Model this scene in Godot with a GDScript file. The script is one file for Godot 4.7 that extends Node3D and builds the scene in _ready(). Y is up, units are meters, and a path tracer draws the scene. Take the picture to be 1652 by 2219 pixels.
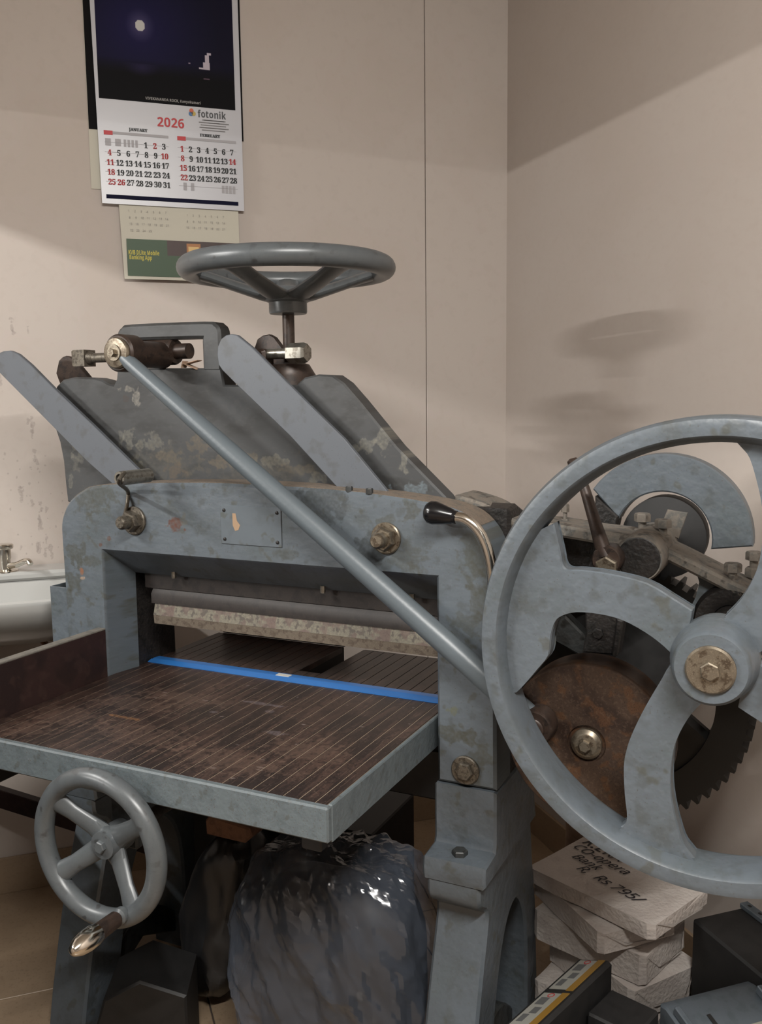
extends Node3D

const S2 := 0.70710678
var M := {}
var used := {}


# ---------------------------------------------------------------- mesh builder
class MB:
	var v := PackedVector3Array()
	var uv := PackedVector2Array()
	var start := 0
	var crease := 38.0

	func tri(a: Vector3, b: Vector3, c: Vector3) -> void:
		v.push_back(a)
		v.push_back(b)
		v.push_back(c)

	func quad(a: Vector3, b: Vector3, c: Vector3, d: Vector3) -> void:
		tri(a, b, c)
		tri(a, c, d)

	func begin() -> void:
		start = v.size()

	func done() -> void:
		var vol := 0.0
		var o := v[start]
		for i in range(start, v.size(), 3):
			vol += (v[i] - o).dot((v[i + 1] - o).cross(v[i + 2] - o))
		if vol < 0.0:
			for i in range(start, v.size(), 3):
				var t := v[i + 1]
				v[i + 1] = v[i + 2]
				v[i + 2] = t

	# loops of equal size joined one after another
	func skin(loops: Array, cap0 := true, cap1 := true, ring := true, closed := false) -> void:
		begin()
		var nl := loops.size()
		for k in (nl if closed else nl - 1):
			var A: PackedVector3Array = loops[k]
			var B: PackedVector3Array = loops[(k + 1) % nl]
			var n := A.size()
			for i in (n if ring else n - 1):
				var j := (i + 1) % n
				quad(A[i], A[j], B[j], B[i])
		if cap0:
			fan(loops[0], true)
		if cap1:
			fan(loops[nl - 1], false)
		done()

	func fan(L: PackedVector3Array, flip: bool) -> void:
		var c := Vector3.ZERO
		for p in L:
			c += p
		c /= L.size()
		for i in L.size():
			var j := (i + 1) % L.size()
			if flip:
				tri(c, L[j], L[i])
			else:
				tri(c, L[i], L[j])

	static func inset(P: PackedVector2Array, d: float) -> PackedVector2Array:
		var n := P.size()
		var area := 0.0
		for i in n:
			area += P[i].cross(P[(i + 1) % n])
		var s := 1.0 if area > 0 else -1.0
		var out := PackedVector2Array()
		for i in n:
			var e0 := (P[i] - P[(i + n - 1) % n]).normalized()
			var e1 := (P[(i + 1) % n] - P[i]).normalized()
			var n0 := Vector2(-e0.y, e0.x) * s
			var n1 := Vector2(-e1.y, e1.x) * s
			var m := n0 + n1
			var l := m.length()
			m = n0 if l < 0.2 else m / l
			var q := maxf(0.5, m.dot(n0))
			out.push_back(P[i] + m * d / q)
		return out

	static func lift(p: Vector2, h: float, plane: String) -> Vector3:
		if plane == "z":
			return Vector3(p.x, p.y, h)
		if plane == "x":
			return Vector3(h, p.y, p.x)
		return Vector3(p.x, h, p.y)

	# polygon pushed from height a to height b; both rims bevelled
	func prism(poly: Array, plane: String, a: float, b: float, bev := 0.003) -> void:
		var P := PackedVector2Array(poly)
		begin()
		var I := P if bev <= 0.0 else inset(P, bev)
		var sg := signf(b - a)
		var rows: Array = [[I, a], [P, a + bev * sg], [P, b - bev * sg], [I, b]] if bev > 0.0 else [[P, a], [P, b]]
		var n := P.size()
		for k in rows.size() - 1:
			for i in n:
				var j := (i + 1) % n
				quad(lift(rows[k][0][i], rows[k][1], plane), lift(rows[k][0][j], rows[k][1], plane), lift(rows[k + 1][0][j], rows[k + 1][1], plane), lift(rows[k + 1][0][i], rows[k + 1][1], plane))
		var T := Geometry2D.triangulate_polygon(I)
		if T.is_empty():
			I = P
			T = Geometry2D.triangulate_polygon(P)
		if T.is_empty():
			print("no triangles for a polygon of ", n, " at ", P[0])
		var area := 0.0
		for i in n:
			area += I[i].cross(I[(i + 1) % n])
		for i in range(0, T.size(), 3):
			var p0 := I[T[i]]
			var p1 := I[T[i + 1]]
			var p2 := I[T[i + 2]]
			if ((p1 - p0).cross(p2 - p0) > 0) != (area > 0):
				var q := p1
				p1 = p2
				p2 = q
			tri(lift(p2, a, plane), lift(p1, a, plane), lift(p0, a, plane))
			tri(lift(p0, b, plane), lift(p1, b, plane), lift(p2, b, plane))
		done()

	# front outline at zf and back outline at zb with the same number of points
	func taper(front: Array, zf: float, back: Array, zb: float, bev := 0.004) -> void:
		begin()
		var F := PackedVector2Array(front)
		var K := PackedVector2Array(back)
		var I := inset(F, bev)
		var rows := [[I, zf], [F, zf - bev], [K, zb]]
		var n := F.size()
		for k in 2:
			for i in n:
				var j := (i + 1) % n
				quad(lift(rows[k][0][i], rows[k][1], "z"), lift(rows[k][0][j], rows[k][1], "z"), lift(rows[k + 1][0][j], rows[k + 1][1], "z"), lift(rows[k + 1][0][i], rows[k + 1][1], "z"))
		for q in [[I, zf, false], [K, zb, true]]:
			var T := Geometry2D.triangulate_polygon(q[0])
			if T.is_empty():
				print("taper: no triangles")
			var area := 0.0
			for i in n:
				area += q[0][i].cross(q[0][(i + 1) % n])
			for i in range(0, T.size(), 3):
				var p0: Vector2 = q[0][T[i]]
				var p1: Vector2 = q[0][T[i + 1]]
				var p2: Vector2 = q[0][T[i + 2]]
				var pos := ((p1 - p0).cross(p2 - p0) > 0) == (area > 0)
				# loops run front to back, so the front cap turns the other way
				if pos == q[2]:
					tri(lift(p0, q[1], "z"), lift(p1, q[1], "z"), lift(p2, q[1], "z"))
				else:
					tri(lift(p0, q[1], "z"), lift(p2, q[1], "z"), lift(p1, q[1], "z"))
		done()

	func box(lo: Vector3, hi: Vector3, bev := 0.002) -> void:
		bev = minf(bev, 0.45 * minf(hi.x - lo.x, minf(hi.y - lo.y, hi.z - lo.z)))
		var c := bev
		prism([Vector2(lo.x + c, lo.y), Vector2(hi.x - c, lo.y), Vector2(hi.x, lo.y + c), Vector2(hi.x, hi.y - c), Vector2(hi.x - c, hi.y), Vector2(lo.x + c, hi.y), Vector2(lo.x, hi.y - c), Vector2(lo.x, lo.y + c)], "z", lo.z, hi.z, bev)

	# box placed by a transform; size around its origin
	func tbox(t: Transform3D, size: Vector3, bev := 0.002) -> void:
		var s := v.size()
		box(-size / 2, size / 2, bev)
		for i in range(s, v.size()):
			v[i] = t * v[i]

	func move(s: int, t: Transform3D) -> void:
		for i in range(s, v.size()):
			v[i] = t * v[i]

	static func frame(d: Vector3) -> Basis:
		d = d.normalized()
		var x := d.cross(Vector3.UP if absf(d.y) < 0.9 else Vector3.RIGHT).normalized()
		return Basis(x, d, x.cross(d))

	# profile (radius, height along axis)
	func lathe(at: Vector3, axis: Vector3, prof: Array, seg := 40, from := 0.0, to := TAU) -> void:
		var B := frame(axis)
		var loops := []
		var whole := absf(to - from - TAU) < 0.001
		for p in prof:
			var L := PackedVector3Array()
			for i in (seg if whole else seg + 1):
				var t := from + (to - from) * i / seg
				L.push_back(at + B * Vector3(cos(t) * p.x, p.y, sin(t) * p.x))
			loops.push_back(L)
		skin(loops, true, true, true)

	# ring with a closed profile (radius, height)
	func ring(at: Vector3, axis: Vector3, prof: Array, seg := 72) -> void:
		var B := frame(axis)
		var loops := []
		for i in seg:
			var t := TAU * i / seg
			var L := PackedVector3Array()
			for p in prof:
				L.push_back(at + B * Vector3(cos(t) * p.x, p.y, sin(t) * p.x))
			loops.push_back(L)
		skin(loops, false, false, true, true)

	func torus(at: Vector3, axis: Vector3, R: float, r: float, seg := 96, sides := 20, flat := 1.0) -> void:
		var prof := []
		for i in sides:
			var t := TAU * i / sides
			prof.push_back(Vector2(R + cos(t) * r, sin(t) * r * flat))
		ring(at, axis, prof, seg)

	func tube(path: Array, rad, sides := 16, round_end := 0.0) -> void:
		var loops := []
		var n := path.size()
		var B := Basis()
		for i in n:
			var d: Vector3 = (path[mini(i + 1, n - 1)] - path[maxi(i - 1, 0)]).normalized()
			if i == 0:
				B = frame(d)
			else:
				var x := (B.x - d * B.x.dot(d)).normalized()
				B = Basis(x, d, x.cross(d))
			var r: float = rad[i] if rad is Array else rad
			var L := PackedVector3Array()
			for k in sides:
				var t := TAU * k / sides
				L.push_back(path[i] + (B.x * cos(t) + B.z * sin(t)) * r)
			loops.push_back(L)
		skin(loops)

	func hexa(at: Vector3, axis: Vector3, r: float, h: float, turn := 0.0, sides := 6) -> void:
		var B := frame(axis)
		var loops := []
		for p in [[r, 0.0], [r, h * 0.82], [r * 0.86, h]]:
			var L := PackedVector3Array()
			for k in sides:
				var t := TAU * k / sides + turn
				L.push_back(at + B * Vector3(cos(t) * p[0], p[1], sin(t) * p[0]))
			loops.push_back(L)
		skin(loops)

	func planar_uv(lo: Vector2, hi: Vector2, plane := "z") -> void:
		uv.resize(v.size())
		for i in v.size():
			var q := Vector2(v[i].x, v[i].y)
			if plane == "y":
				q = Vector2(v[i].x, v[i].z)
			elif plane == "x":
				q = Vector2(v[i].z, v[i].y)
			q = (q - lo) / (hi - lo)
			uv[i] = Vector2(q.x, 1.0 - q.y)

	func mesh() -> ArrayMesh:
		var nt := v.size() / 3
		var fn := PackedVector3Array()
		fn.resize(nt)
		var bucket := {}
		var keys := []
		keys.resize(v.size())
		for t in nt:
			var i := t * 3
			fn[t] = (v[i + 1] - v[i]).cross(v[i + 2] - v[i])
			for k in 3:
				var p := v[i + k]
				var key := Vector3i(roundi(p.x * 20000.0), roundi(p.y * 20000.0), roundi(p.z * 20000.0))
				var b = bucket.get(key)
				if b == null:
					b = []
					bucket[key] = b
				b.push_back(t)
				keys[i + k] = b
		var un := PackedVector3Array()
		un.resize(nt)
		for t in nt:
			un[t] = fn[t].normalized()
		var cosc := cos(deg_to_rad(crease))
		var nn := PackedVector3Array()
		nn.resize(v.size())
		for t in nt:
			for k in 3:
				var s := Vector3.ZERO
				for o in keys[t * 3 + k]:
					if un[o].dot(un[t]) >= cosc:
						s += fn[o]
				nn[t * 3 + k] = s.normalized() if s.length_squared() > 0 else Vector3.UP
		var ov := PackedVector3Array()
		var on := PackedVector3Array()
		var ou := PackedVector2Array()
		ov.resize(v.size())
		on.resize(v.size())
		var has := uv.size() == v.size()
		if has:
			ou.resize(v.size())
		for t in nt:
			var i := t * 3
			for k in 3:
				var s: int = i + [0, 2, 1][k]
				ov[i + k] = v[s]
				on[i + k] = nn[s]
				if has:
					ou[i + k] = uv[s]
		var arr := []
		arr.resize(Mesh.ARRAY_MAX)
		arr[Mesh.ARRAY_VERTEX] = ov
		arr[Mesh.ARRAY_NORMAL] = on
		if has:
			arr[Mesh.ARRAY_TEX_UV] = ou
		var am := ArrayMesh.new()
		am.add_surface_from_arrays(Mesh.PRIMITIVE_TRIANGLES, arr)
		return am


# ---------------------------------------------------------------- node helpers
func numbered(called: String) -> String:
	used[called] = used.get(called, -1) + 1
	return called if used[called] == 0 else "%s_%03d" % [called, used[called]]


func put(called: String, mb: MB, mat: Material, parent: Node = self) -> MeshInstance3D:
	return put_mesh(called, mb.mesh(), mat, parent)


func put_mesh(called: String, mesh: Mesh, mat: Material, parent: Node = self) -> MeshInstance3D:
	var o := MeshInstance3D.new()
	o.name = numbered(called) if parent == self else called
	o.mesh = mesh
	if mat:
		o.material_override = mat
	o.cast_shadow = GeometryInstance3D.SHADOW_CASTING_SETTING_ON
	parent.add_child(o, true)
	return o


func thing(called: String, label: String, category: String, at := Vector3.ZERO, basis := Basis(), group := "") -> Node3D:
	var o := Node3D.new()
	o.name = numbered(called)
	o.transform = Transform3D(basis, at)
	add_child(o)
	tag(o, label, category, group)
	return o


func tag(o: Node, label: String, category: String, group := "") -> void:
	o.set_meta("label", label)
	o.set_meta("category", category)
	if group:
		o.set_meta("group", group)


func struct(called: String, mb: MB, mat: Material) -> MeshInstance3D:
	var o := put(called, mb, mat)
	o.set_meta("kind", "structure")
	return o


# ---------------------------------------------------------------- textures
func noise(seed_: int, freq: float, oct := 4, kind := FastNoiseLite.TYPE_SIMPLEX_SMOOTH, size := 512, ridged := false) -> PackedByteArray:
	var n := FastNoiseLite.new()
	n.seed = seed_
	n.frequency = freq
	n.noise_type = kind
	n.fractal_octaves = oct
	n.fractal_type = FastNoiseLite.FRACTAL_RIDGED if ridged else FastNoiseLite.FRACTAL_FBM
	var im := n.get_seamless_image(size, size)
	im.convert(Image.FORMAT_L8)
	return im.get_data()


# noise drawn out along the second axis, for grain and wear that run one way
func stretched(seed_: int, freq: float, times: int) -> PackedByteArray:
	var im := Image.create_from_data(1024, 1024, false, Image.FORMAT_L8, noise(seed_, freq, 4, FastNoiseLite.TYPE_SIMPLEX_SMOOTH, 1024))
	im = im.get_region(Rect2i(0, 0, 1024, 1024 / times))
	im.resize(1024, 1024, Image.INTERPOLATE_BILINEAR)
	return im.get_data()


# layers: [noise bytes, low, high, colour, strength]
func layered(base: Color, layers: Array, size := 512) -> Image:
	var out := PackedByteArray()
	out.resize(size * size * 3)
	for i in size * size:
		var r := base.r
		var g := base.g
		var b := base.b
		for L in layers:
			var t: float = (L[0][i] / 255.0 - L[1]) / (L[2] - L[1])
			if t > 0.0:
				t = minf(t, 1.0) * L[4]
				var c: Color = L[3]
				r += (c.r - r) * t
				g += (c.g - g) * t
				b += (c.b - b) * t
		out[i * 3] = int(clampf(r, 0, 1) * 255)
		out[i * 3 + 1] = int(clampf(g, 0, 1) * 255)
		out[i * 3 + 2] = int(clampf(b, 0, 1) * 255)
	return Image.create_from_data(size, size, false, Image.FORMAT_RGB8, out)


func tex(im: Image) -> ImageTexture:
	return ImageTexture.create_from_image(im)


func gray(bytes: PackedByteArray, size := 512) -> ImageTexture:
	return tex(Image.create_from_data(size, size, false, Image.FORMAT_L8, bytes))


func mat(albedo, rough: float, metal := 0.0, tri_scale := 0.0, bump: Texture2D = null, bump_cm := 0.1) -> StandardMaterial3D:
	var m := StandardMaterial3D.new()
	if albedo is Color:
		m.albedo_color = albedo
	else:
		m.albedo_texture = albedo
	m.roughness = rough
	m.metallic = metal
	if tri_scale > 0.0:
		m.uv1_triplanar = true
		m.uv1_scale = Vector3.ONE * tri_scale
	if bump:
		m.heightmap_enabled = true
		m.heightmap_texture = bump
		m.heightmap_scale = bump_cm
	return m


# an irregular spot of colour, uv in pixels of the image
func spot(im: Image, at: Vector2, rx: float, ry: float, col: Color, strength: float, n: FastNoiseLite, rough_edge := 0.6) -> void:
	var w := im.get_width()
	var h := im.get_height()
	for y in range(maxi(0, int(at.y - ry * 1.5)), mini(h, int(at.y + ry * 1.5) + 1)):
		for x in range(maxi(0, int(at.x - rx * 1.5)), mini(w, int(at.x + rx * 1.5) + 1)):
			var d := Vector2((x - at.x) / rx, (y - at.y) / ry).length()
			var k := 1.0 - d + n.get_noise_2d(x, y) * rough_edge
			if k > 0.0:
				var t := clampf(k * 4.0, 0, 1) * strength * (0.75 + 0.5 * n.get_noise_2d(x * 3.1 + 70, y * 3.1))
				im.set_pixel(x, y, im.get_pixel(x, y).lerp(col, clampf(t, 0, 1)))


func speckle(freq: float, s: int) -> FastNoiseLite:
	var n := FastNoiseLite.new()
	n.seed = s
	n.frequency = freq
	n.fractal_octaves = 4
	return n


func make_materials() -> void:
	var big := noise(3, 0.006, 4)
	var mid := noise(7, 0.018, 4)
	var fine := noise(11, 0.09, 3)
	var grit := noise(17, 0.25, 2)
	var cell := noise(23, 0.02, 3)
	M.noise_mid = mid
	M.noise_fine = fine
	var brush := gray(noise(31, 0.05, 4))
	M.brush = brush
	var paint_img := layered(Color(0.335, 0.362, 0.388), [
		[big, 0.40, 0.80, Color(0.31, 0.335, 0.352), 0.9],
		[mid, 0.60, 0.80, Color(0.27, 0.285, 0.285), 0.5],
		[cell, 0.76, 0.86, Color(0.27, 0.27, 0.24), 0.5],
		[fine, 0.66, 0.76, Color(0.375, 0.40, 0.425), 0.25],
		[grit, 0.84, 0.90, Color(0.24, 0.22, 0.19), 0.6],
	])
	M.paint_img = paint_img
	M.paint = mat(tex(paint_img), 0.42, 0.0, 1.5, brush, 0.10)
	M.paint_smooth = mat(Color(0.325, 0.355, 0.375), 0.38, 0.0, 3.0, brush, 0.02)
	M.strip = mat(tex(layered(Color(0.335, 0.35, 0.375), [[mid, 0.60, 0.85, Color(0.29, 0.295, 0.295), 0.6], [grit, 0.84, 0.90, Color(0.25, 0.24, 0.23), 0.7]])), 0.45, 0.0, 2.0)
	M.wheel_paint = mat(tex(layered(Color(0.315, 0.33, 0.34), [[mid, 0.5, 0.8, Color(0.29, 0.305, 0.315), 0.8], [cell, 0.78, 0.84, Color(0.20, 0.20, 0.20), 0.7], [grit, 0.8, 0.86, Color(0.2, 0.2, 0.2), 0.6]])), 0.34, 0.0, 2.4)
	M.dark_paint = mat(tex(layered(Color(0.19, 0.197, 0.197), [[mid, 0.45, 0.75, Color(0.145, 0.145, 0.138), 0.8], [cell, 0.70, 0.80, Color(0.10, 0.095, 0.085), 0.7]])), 0.5, 0.0, 2.0, brush, 0.1)
	M.grease = mat(tex(layered(Color(0.13, 0.12, 0.115), [[mid, 0.5, 0.75, Color(0.08, 0.075, 0.07), 0.8], [fine, 0.62, 0.74, Color(0.21, 0.19, 0.17), 0.5]])), 0.5, 0.2, 3.0, brush, 0.1)
	M.dusty = mat(tex(layered(Color(0.40, 0.375, 0.345), [[mid, 0.5, 0.72, Color(0.30, 0.30, 0.29), 0.8], [fine, 0.60, 0.72, Color(0.46, 0.43, 0.385), 0.5], [cell, 0.68, 0.76, Color(0.20, 0.18, 0.16), 0.7]])), 0.75, 0.0, 3.0)
	M.dust_brown = mat(tex(layered(Color(0.40, 0.355, 0.31), [[mid, 0.5, 0.72, Color(0.33, 0.305, 0.28), 0.8], [fine, 0.58, 0.72, Color(0.47, 0.42, 0.365), 0.6], [grit, 0.7, 0.8, Color(0.25, 0.21, 0.18), 0.6]])), 0.9, 0.0, 4.0)
	M.rust = mat(tex(layered(Color(0.255, 0.20, 0.165), [[big, 0.48, 0.68, Color(0.17, 0.125, 0.105), 0.8], [mid, 0.58, 0.74, Color(0.33, 0.225, 0.15), 0.7], [fine, 0.6, 0.72, Color(0.37, 0.31, 0.26), 0.35], [grit, 0.74, 0.82, Color(0.12, 0.09, 0.08), 0.7]])), 0.38, 0.35, 2.4)
	M.carrier = mat(tex(layered(Color(0.16, 0.135, 0.125), [[mid, 0.5, 0.74, Color(0.11, 0.092, 0.085), 0.8], [fine, 0.62, 0.76, Color(0.23, 0.195, 0.175), 0.4]])), 0.55, 0.1, 3.0)
	M.worn_edge = mat(tex(layered(Color(0.44, 0.40, 0.355), [[mid, 0.5, 0.7, Color(0.33, 0.285, 0.25), 0.7], [fine, 0.62, 0.75, Color(0.55, 0.51, 0.45), 0.5]])), 0.5, 0.35, 5.0)
	M.brown_metal = mat(tex(layered(Color(0.22, 0.175, 0.15), [[mid, 0.5, 0.74, Color(0.14, 0.115, 0.105), 0.8], [fine, 0.62, 0.74, Color(0.32, 0.26, 0.22), 0.4]])), 0.42, 0.3, 4.0)
	M.steel = mat(tex(layered(Color(0.60, 0.585, 0.55), [[mid, 0.52, 0.72, Color(0.40, 0.375, 0.34), 0.7], [grit, 0.72, 0.8, Color(0.25, 0.22, 0.19), 0.6]])), 0.32, 0.85, 6.0)
	M.old_steel = mat(tex(layered(Color(0.40, 0.375, 0.335), [[mid, 0.5, 0.7, Color(0.26, 0.235, 0.21), 0.8], [fine, 0.62, 0.75, Color(0.55, 0.53, 0.48), 0.6], [grit, 0.72, 0.8, Color(0.16, 0.14, 0.12), 0.7]])), 0.45, 0.6, 8.0)
	M.brass = mat(tex(layered(Color(0.50, 0.465, 0.41), [[mid, 0.5, 0.72, Color(0.33, 0.285, 0.24), 0.8], [fine, 0.62, 0.75, Color(0.64, 0.60, 0.52), 0.5]])), 0.36, 0.75, 6.0)
	M.chrome = mat(Color(0.82, 0.80, 0.76), 0.16, 1.0)
	M.black_plastic = mat(Color(0.055, 0.055, 0.065), 0.22)
	M.black = mat(tex(layered(Color(0.085, 0.08, 0.08), [[mid, 0.5, 0.75, Color(0.05, 0.05, 0.05), 0.8], [grit, 0.78, 0.86, Color(0.16, 0.15, 0.14), 0.6]])), 0.6, 0.0, 2.0)
	M.gear = mat(Color(0.09, 0.085, 0.08), 0.5, 0.4)
	# wood of the bed: dark varnish worn to brown, with flecks of paint
	var bed := layered(Color(0.135, 0.10, 0.092), [
		[noise(3, 0.003, 4, FastNoiseLite.TYPE_SIMPLEX_SMOOTH, 1024), 0.42, 0.64, Color(0.225, 0.165, 0.145), 0.7],
		[stretched(41, 0.03, 10), 0.50, 0.66, Color(0.29, 0.22, 0.19), 0.5],
		[noise(43, 0.05, 5, FastNoiseLite.TYPE_SIMPLEX_SMOOTH, 1024), 0.60, 0.70, Color(0.10, 0.075, 0.07), 0.6],
		[stretched(47, 0.12, 12), 0.64, 0.76, Color(0.34, 0.265, 0.23), 0.45],
		[noise(53, 0.16, 3, FastNoiseLite.TYPE_SIMPLEX_SMOOTH, 1024), 0.74, 0.80, Color(0.40, 0.34, 0.30), 0.6],
	], 1024)
	var sn := speckle(0.03, 5)
	var rng := RandomNumberGenerator.new()
	rng.seed = 12
	for k in 26:
		spot(bed, Vector2(rng.randf_range(250, 980), rng.randf_range(420, 990)), rng.randf_range(3, 12), rng.randf_range(2, 6), Color(0.50, 0.47, 0.46), 0.6, sn)
	for q in [[150, 830, 110, 60], [260, 690, 130, 50], [120, 930, 90, 50], [330, 600, 140, 40], [420, 860, 150, 60], [700, 900, 160, 50], [820, 780, 90, 60]]:
		spot(bed, Vector2(q[0], q[1]), q[2], q[3], Color(0.36, 0.29, 0.25), 0.5, sn, 1.2)
	for q in [[560, 560, 70, 10], [610, 600, 16, 12], [480, 660, 14, 8], [700, 720, 40, 12]]:
		spot(bed, Vector2(q[0], q[1]), q[2], q[3], Color(0.45, 0.43, 0.46), 0.5, sn)
	spot(bed, Vector2(300, 780), 60, 8, Color(0.52, 0.36, 0.22), 0.6, sn)
	M.bed = mat(tex(bed), 0.42)
	M.dust_fill = mat(Color(0.52, 0.46, 0.39), 0.9)
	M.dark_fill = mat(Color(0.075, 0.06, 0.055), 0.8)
	M.maroon = mat(tex(layered(Color(0.165, 0.105, 0.095), [[big, 0.48, 0.7, Color(0.12, 0.075, 0.07), 0.8], [mid, 0.6, 0.75, Color(0.215, 0.15, 0.135), 0.5], [grit, 0.80, 0.86, Color(0.30, 0.22, 0.19), 0.5]])), 0.5, 0.0, 2.0)
	M.edge_paint = mat(tex(layered(Color(0.335, 0.365, 0.38), [[mid, 0.50, 0.80, Color(0.29, 0.32, 0.33), 0.6], [fine, 0.64, 0.78, Color(0.38, 0.41, 0.425), 0.3], [cell, 0.76, 0.84, Color(0.27, 0.28, 0.27), 0.5], [grit, 0.80, 0.86, Color(0.25, 0.17, 0.13), 0.8]])), 0.55, 0.0, 2.6, brush, 0.06)
	M.plate_paint = mat(tex(layered(Color(0.34, 0.368, 0.392), [[mid, 0.5, 0.8, Color(0.315, 0.34, 0.358), 0.8], [cell, 0.72, 0.82, Color(0.27, 0.27, 0.24), 0.5]])), 0.45, 0.0, 2.0)
	M.board_top = mat(tex(layered(Color(0.40, 0.385, 0.36), [[mid, 0.5, 0.7, Color(0.33, 0.32, 0.30), 0.7], [grit, 0.8, 0.86, Color(0.2, 0.18, 0.16), 0.6]])), 0.7, 0.0, 3.0)
	M.blue = mat(Color(0.16, 0.39, 0.64), 0.32)
	M.paper = mat(tex(layered(Color(0.72, 0.69, 0.665), [[big, 0.5, 0.75, Color(0.66, 0.62, 0.60), 0.6], [fine, 0.70, 0.82, Color(0.60, 0.56, 0.54), 0.3]])), 0.8, 0.0, 3.0, brush, 0.15)
	M.paper_warm = mat(tex(layered(Color(0.62, 0.52, 0.44), [[mid, 0.5, 0.75, Color(0.50, 0.41, 0.34), 0.7]])), 0.8, 0.0, 3.0)
	M.cardboard = mat(tex(layered(Color(0.46, 0.33, 0.25), [[mid, 0.5, 0.75, Color(0.37, 0.265, 0.20), 0.7], [fine, 0.66, 0.78, Color(0.53, 0.41, 0.32), 0.4]])), 0.85, 0.0, 3.0)
	M.ink = mat(Color(0.10, 0.10, 0.13), 0.7)
	M.ceramic = mat(Color(0.66, 0.66, 0.65), 0.16)
	M.grey_panel = mat(tex(layered(Color(0.33, 0.36, 0.385), [[mid, 0.5, 0.78, Color(0.28, 0.31, 0.33), 0.6], [grit, 0.8, 0.86, Color(0.25, 0.26, 0.27), 0.6]])), 0.4, 0.3, 3.0)
	M.beige_plastic = mat(Color(0.48, 0.47, 0.43), 0.5)
	M.gold = mat(Color(0.47, 0.35, 0.13), 0.5)
	M.sticker = mat(Color(0.50, 0.495, 0.47), 0.5)
	M.white_plastic = mat(Color(0.72, 0.71, 0.68), 0.4)
	M.tile = mat(tex(layered(Color(0.60, 0.52, 0.43), [[big, 0.45, 0.72, Color(0.555, 0.475, 0.39), 0.7], [fine, 0.64, 0.78, Color(0.50, 0.42, 0.34), 0.4], [grit, 0.82, 0.88, Color(0.33, 0.28, 0.24), 0.5]])), 0.32, 0.0, 1.3)
	M.print_grey = mat(Color(0.30, 0.30, 0.30), 0.6)
	M.print_red = mat(Color(0.55, 0.15, 0.17), 0.6)
	M.grout = mat(Color(0.27, 0.23, 0.20), 0.9)
	M.plaster = mat(tex(layered(Color(0.72, 0.68, 0.65), [[big, 0.45, 0.75, Color(0.705, 0.66, 0.625), 0.6], [fine, 0.60, 0.75, Color(0.70, 0.655, 0.62), 0.4]])), 0.75, 0.0, 0.7, brush, 0.04)
	M.white_wall = mat(Color(0.80, 0.78, 0.75), 0.8)
	# back wall with its marks: u from -1.0 to 1.2, height 0.7 to 2.9
	var wall := layered(Color(0.72, 0.68, 0.65), [[big, 0.45, 0.75, Color(0.705, 0.66, 0.625), 0.6], [fine, 0.60, 0.75, Color(0.70, 0.655, 0.62), 0.35]], 512)
	wall.resize(2048, 2048, Image.INTERPOLATE_CUBIC)
	var wn := speckle(0.05, 9)
	for q in [Vector2(-0.4555, 1.446), Vector2(-0.4436, 1.432), Vector2(-0.4472, 1.412), Vector2(-0.4421, 1.344), Vector2(-0.4368, 1.323), Vector2(-0.4796, 1.243), Vector2(-0.4867, 1.229), Vector2(-0.4314, 1.185), Vector2(-0.4394, 1.158), Vector2(-0.4189, 1.178), Vector2(-0.4237, 1.087), Vector2(-0.437, 1.13), Vector2(-0.4789, 1.699), Vector2(-0.4836, 1.726), Vector2(-0.441, 1.706), Vector2(-0.4957, 1.071), Vector2(-0.5221, 1.554), Vector2(-0.4564, 1.2), Vector2(-0.4286, 1.046), Vector2(-0.4504, 1.075), Vector2(-0.4122, 1.058), Vector2(-0.4333, 1.199), Vector2(-0.4447, 1.061)]:
		var p: Vector2 = Vector2((q.x + 1.0) / 2.2, (2.9 - q.y) / 2.2) * 2048.0
		spot(wall, p, rng.randf_range(3, 6), rng.randf_range(6, 20), Color(0.52, 0.48, 0.46), 0.42, wn, 1.3)
	for k in 60:
		var p := Vector2((rng.randf_range(-0.62, -0.36) + 1.0) / 2.2, (2.9 - rng.randf_range(1.03, 1.35)) / 2.2) * 2048.0
		spot(wall, p, rng.randf_range(1.2, 3), rng.randf_range(1.5, 4), Color(0.52, 0.48, 0.46), 0.4, wn, 1.0)
	M.back_wall = mat(tex(wall), 0.75)


# a point of the back wall: u along it, height y, b out from it
func on_wall(u: float, y: float, b: float) -> Vector3:
	return Vector3(u * S2, y, -u * S2) + Vector3(S2, 0, S2) * (b - 0.9723)


# a point by room axes: a from the corner along the back wall, b from the corner along the right wall
func room(a: float, y: float, b: float) -> Vector3:
	return Vector3(0.097, y, -1.472) + Vector3(-S2, 0, S2) * a + Vector3(S2, 0, S2) * b


func tube_light(called: String, label: String, at: Vector3, along: Vector3, face: Vector3, energy: float, col: Color) -> void:
	var z := -face.normalized()
	var x := (along - z * along.dot(z)).normalized()
	var B := Basis(x, z.cross(x), z)
	var o := thing(called, label, "lamp", at, B, "ceiling tube lamps")
	var body := MB.new()
	body.box(Vector3(-0.63, -0.03, 0.0), Vector3(0.63, 0.03, 0.05), 0.004)
	put("housing", body, M.white_plastic, o)
	var t := MB.new()
	t.tube([Vector3(-0.6, 0, -0.016), Vector3(0.6, 0, -0.016)], 0.014, 12)
	var e := StandardMaterial3D.new()
	e.albedo_color = Color(0.9, 0.9, 0.9)
	e.emission_enabled = true
	e.emission = col
	e.emission_energy_multiplier = 3.0
	put("glowing_tube", t, e, o)
	var L := AreaLight3D.new()
	L.name = "lamp_light"
	L.area_size = Vector2(1.2, 0.028)
	L.light_color = col
	L.light_energy = energy
	L.area_range = 30.0
	L.area_attenuation = 2.0
	L.shadow_enabled = true
	L.position = Vector3(0, 0, -0.034)
	o.add_child(L)


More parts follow.
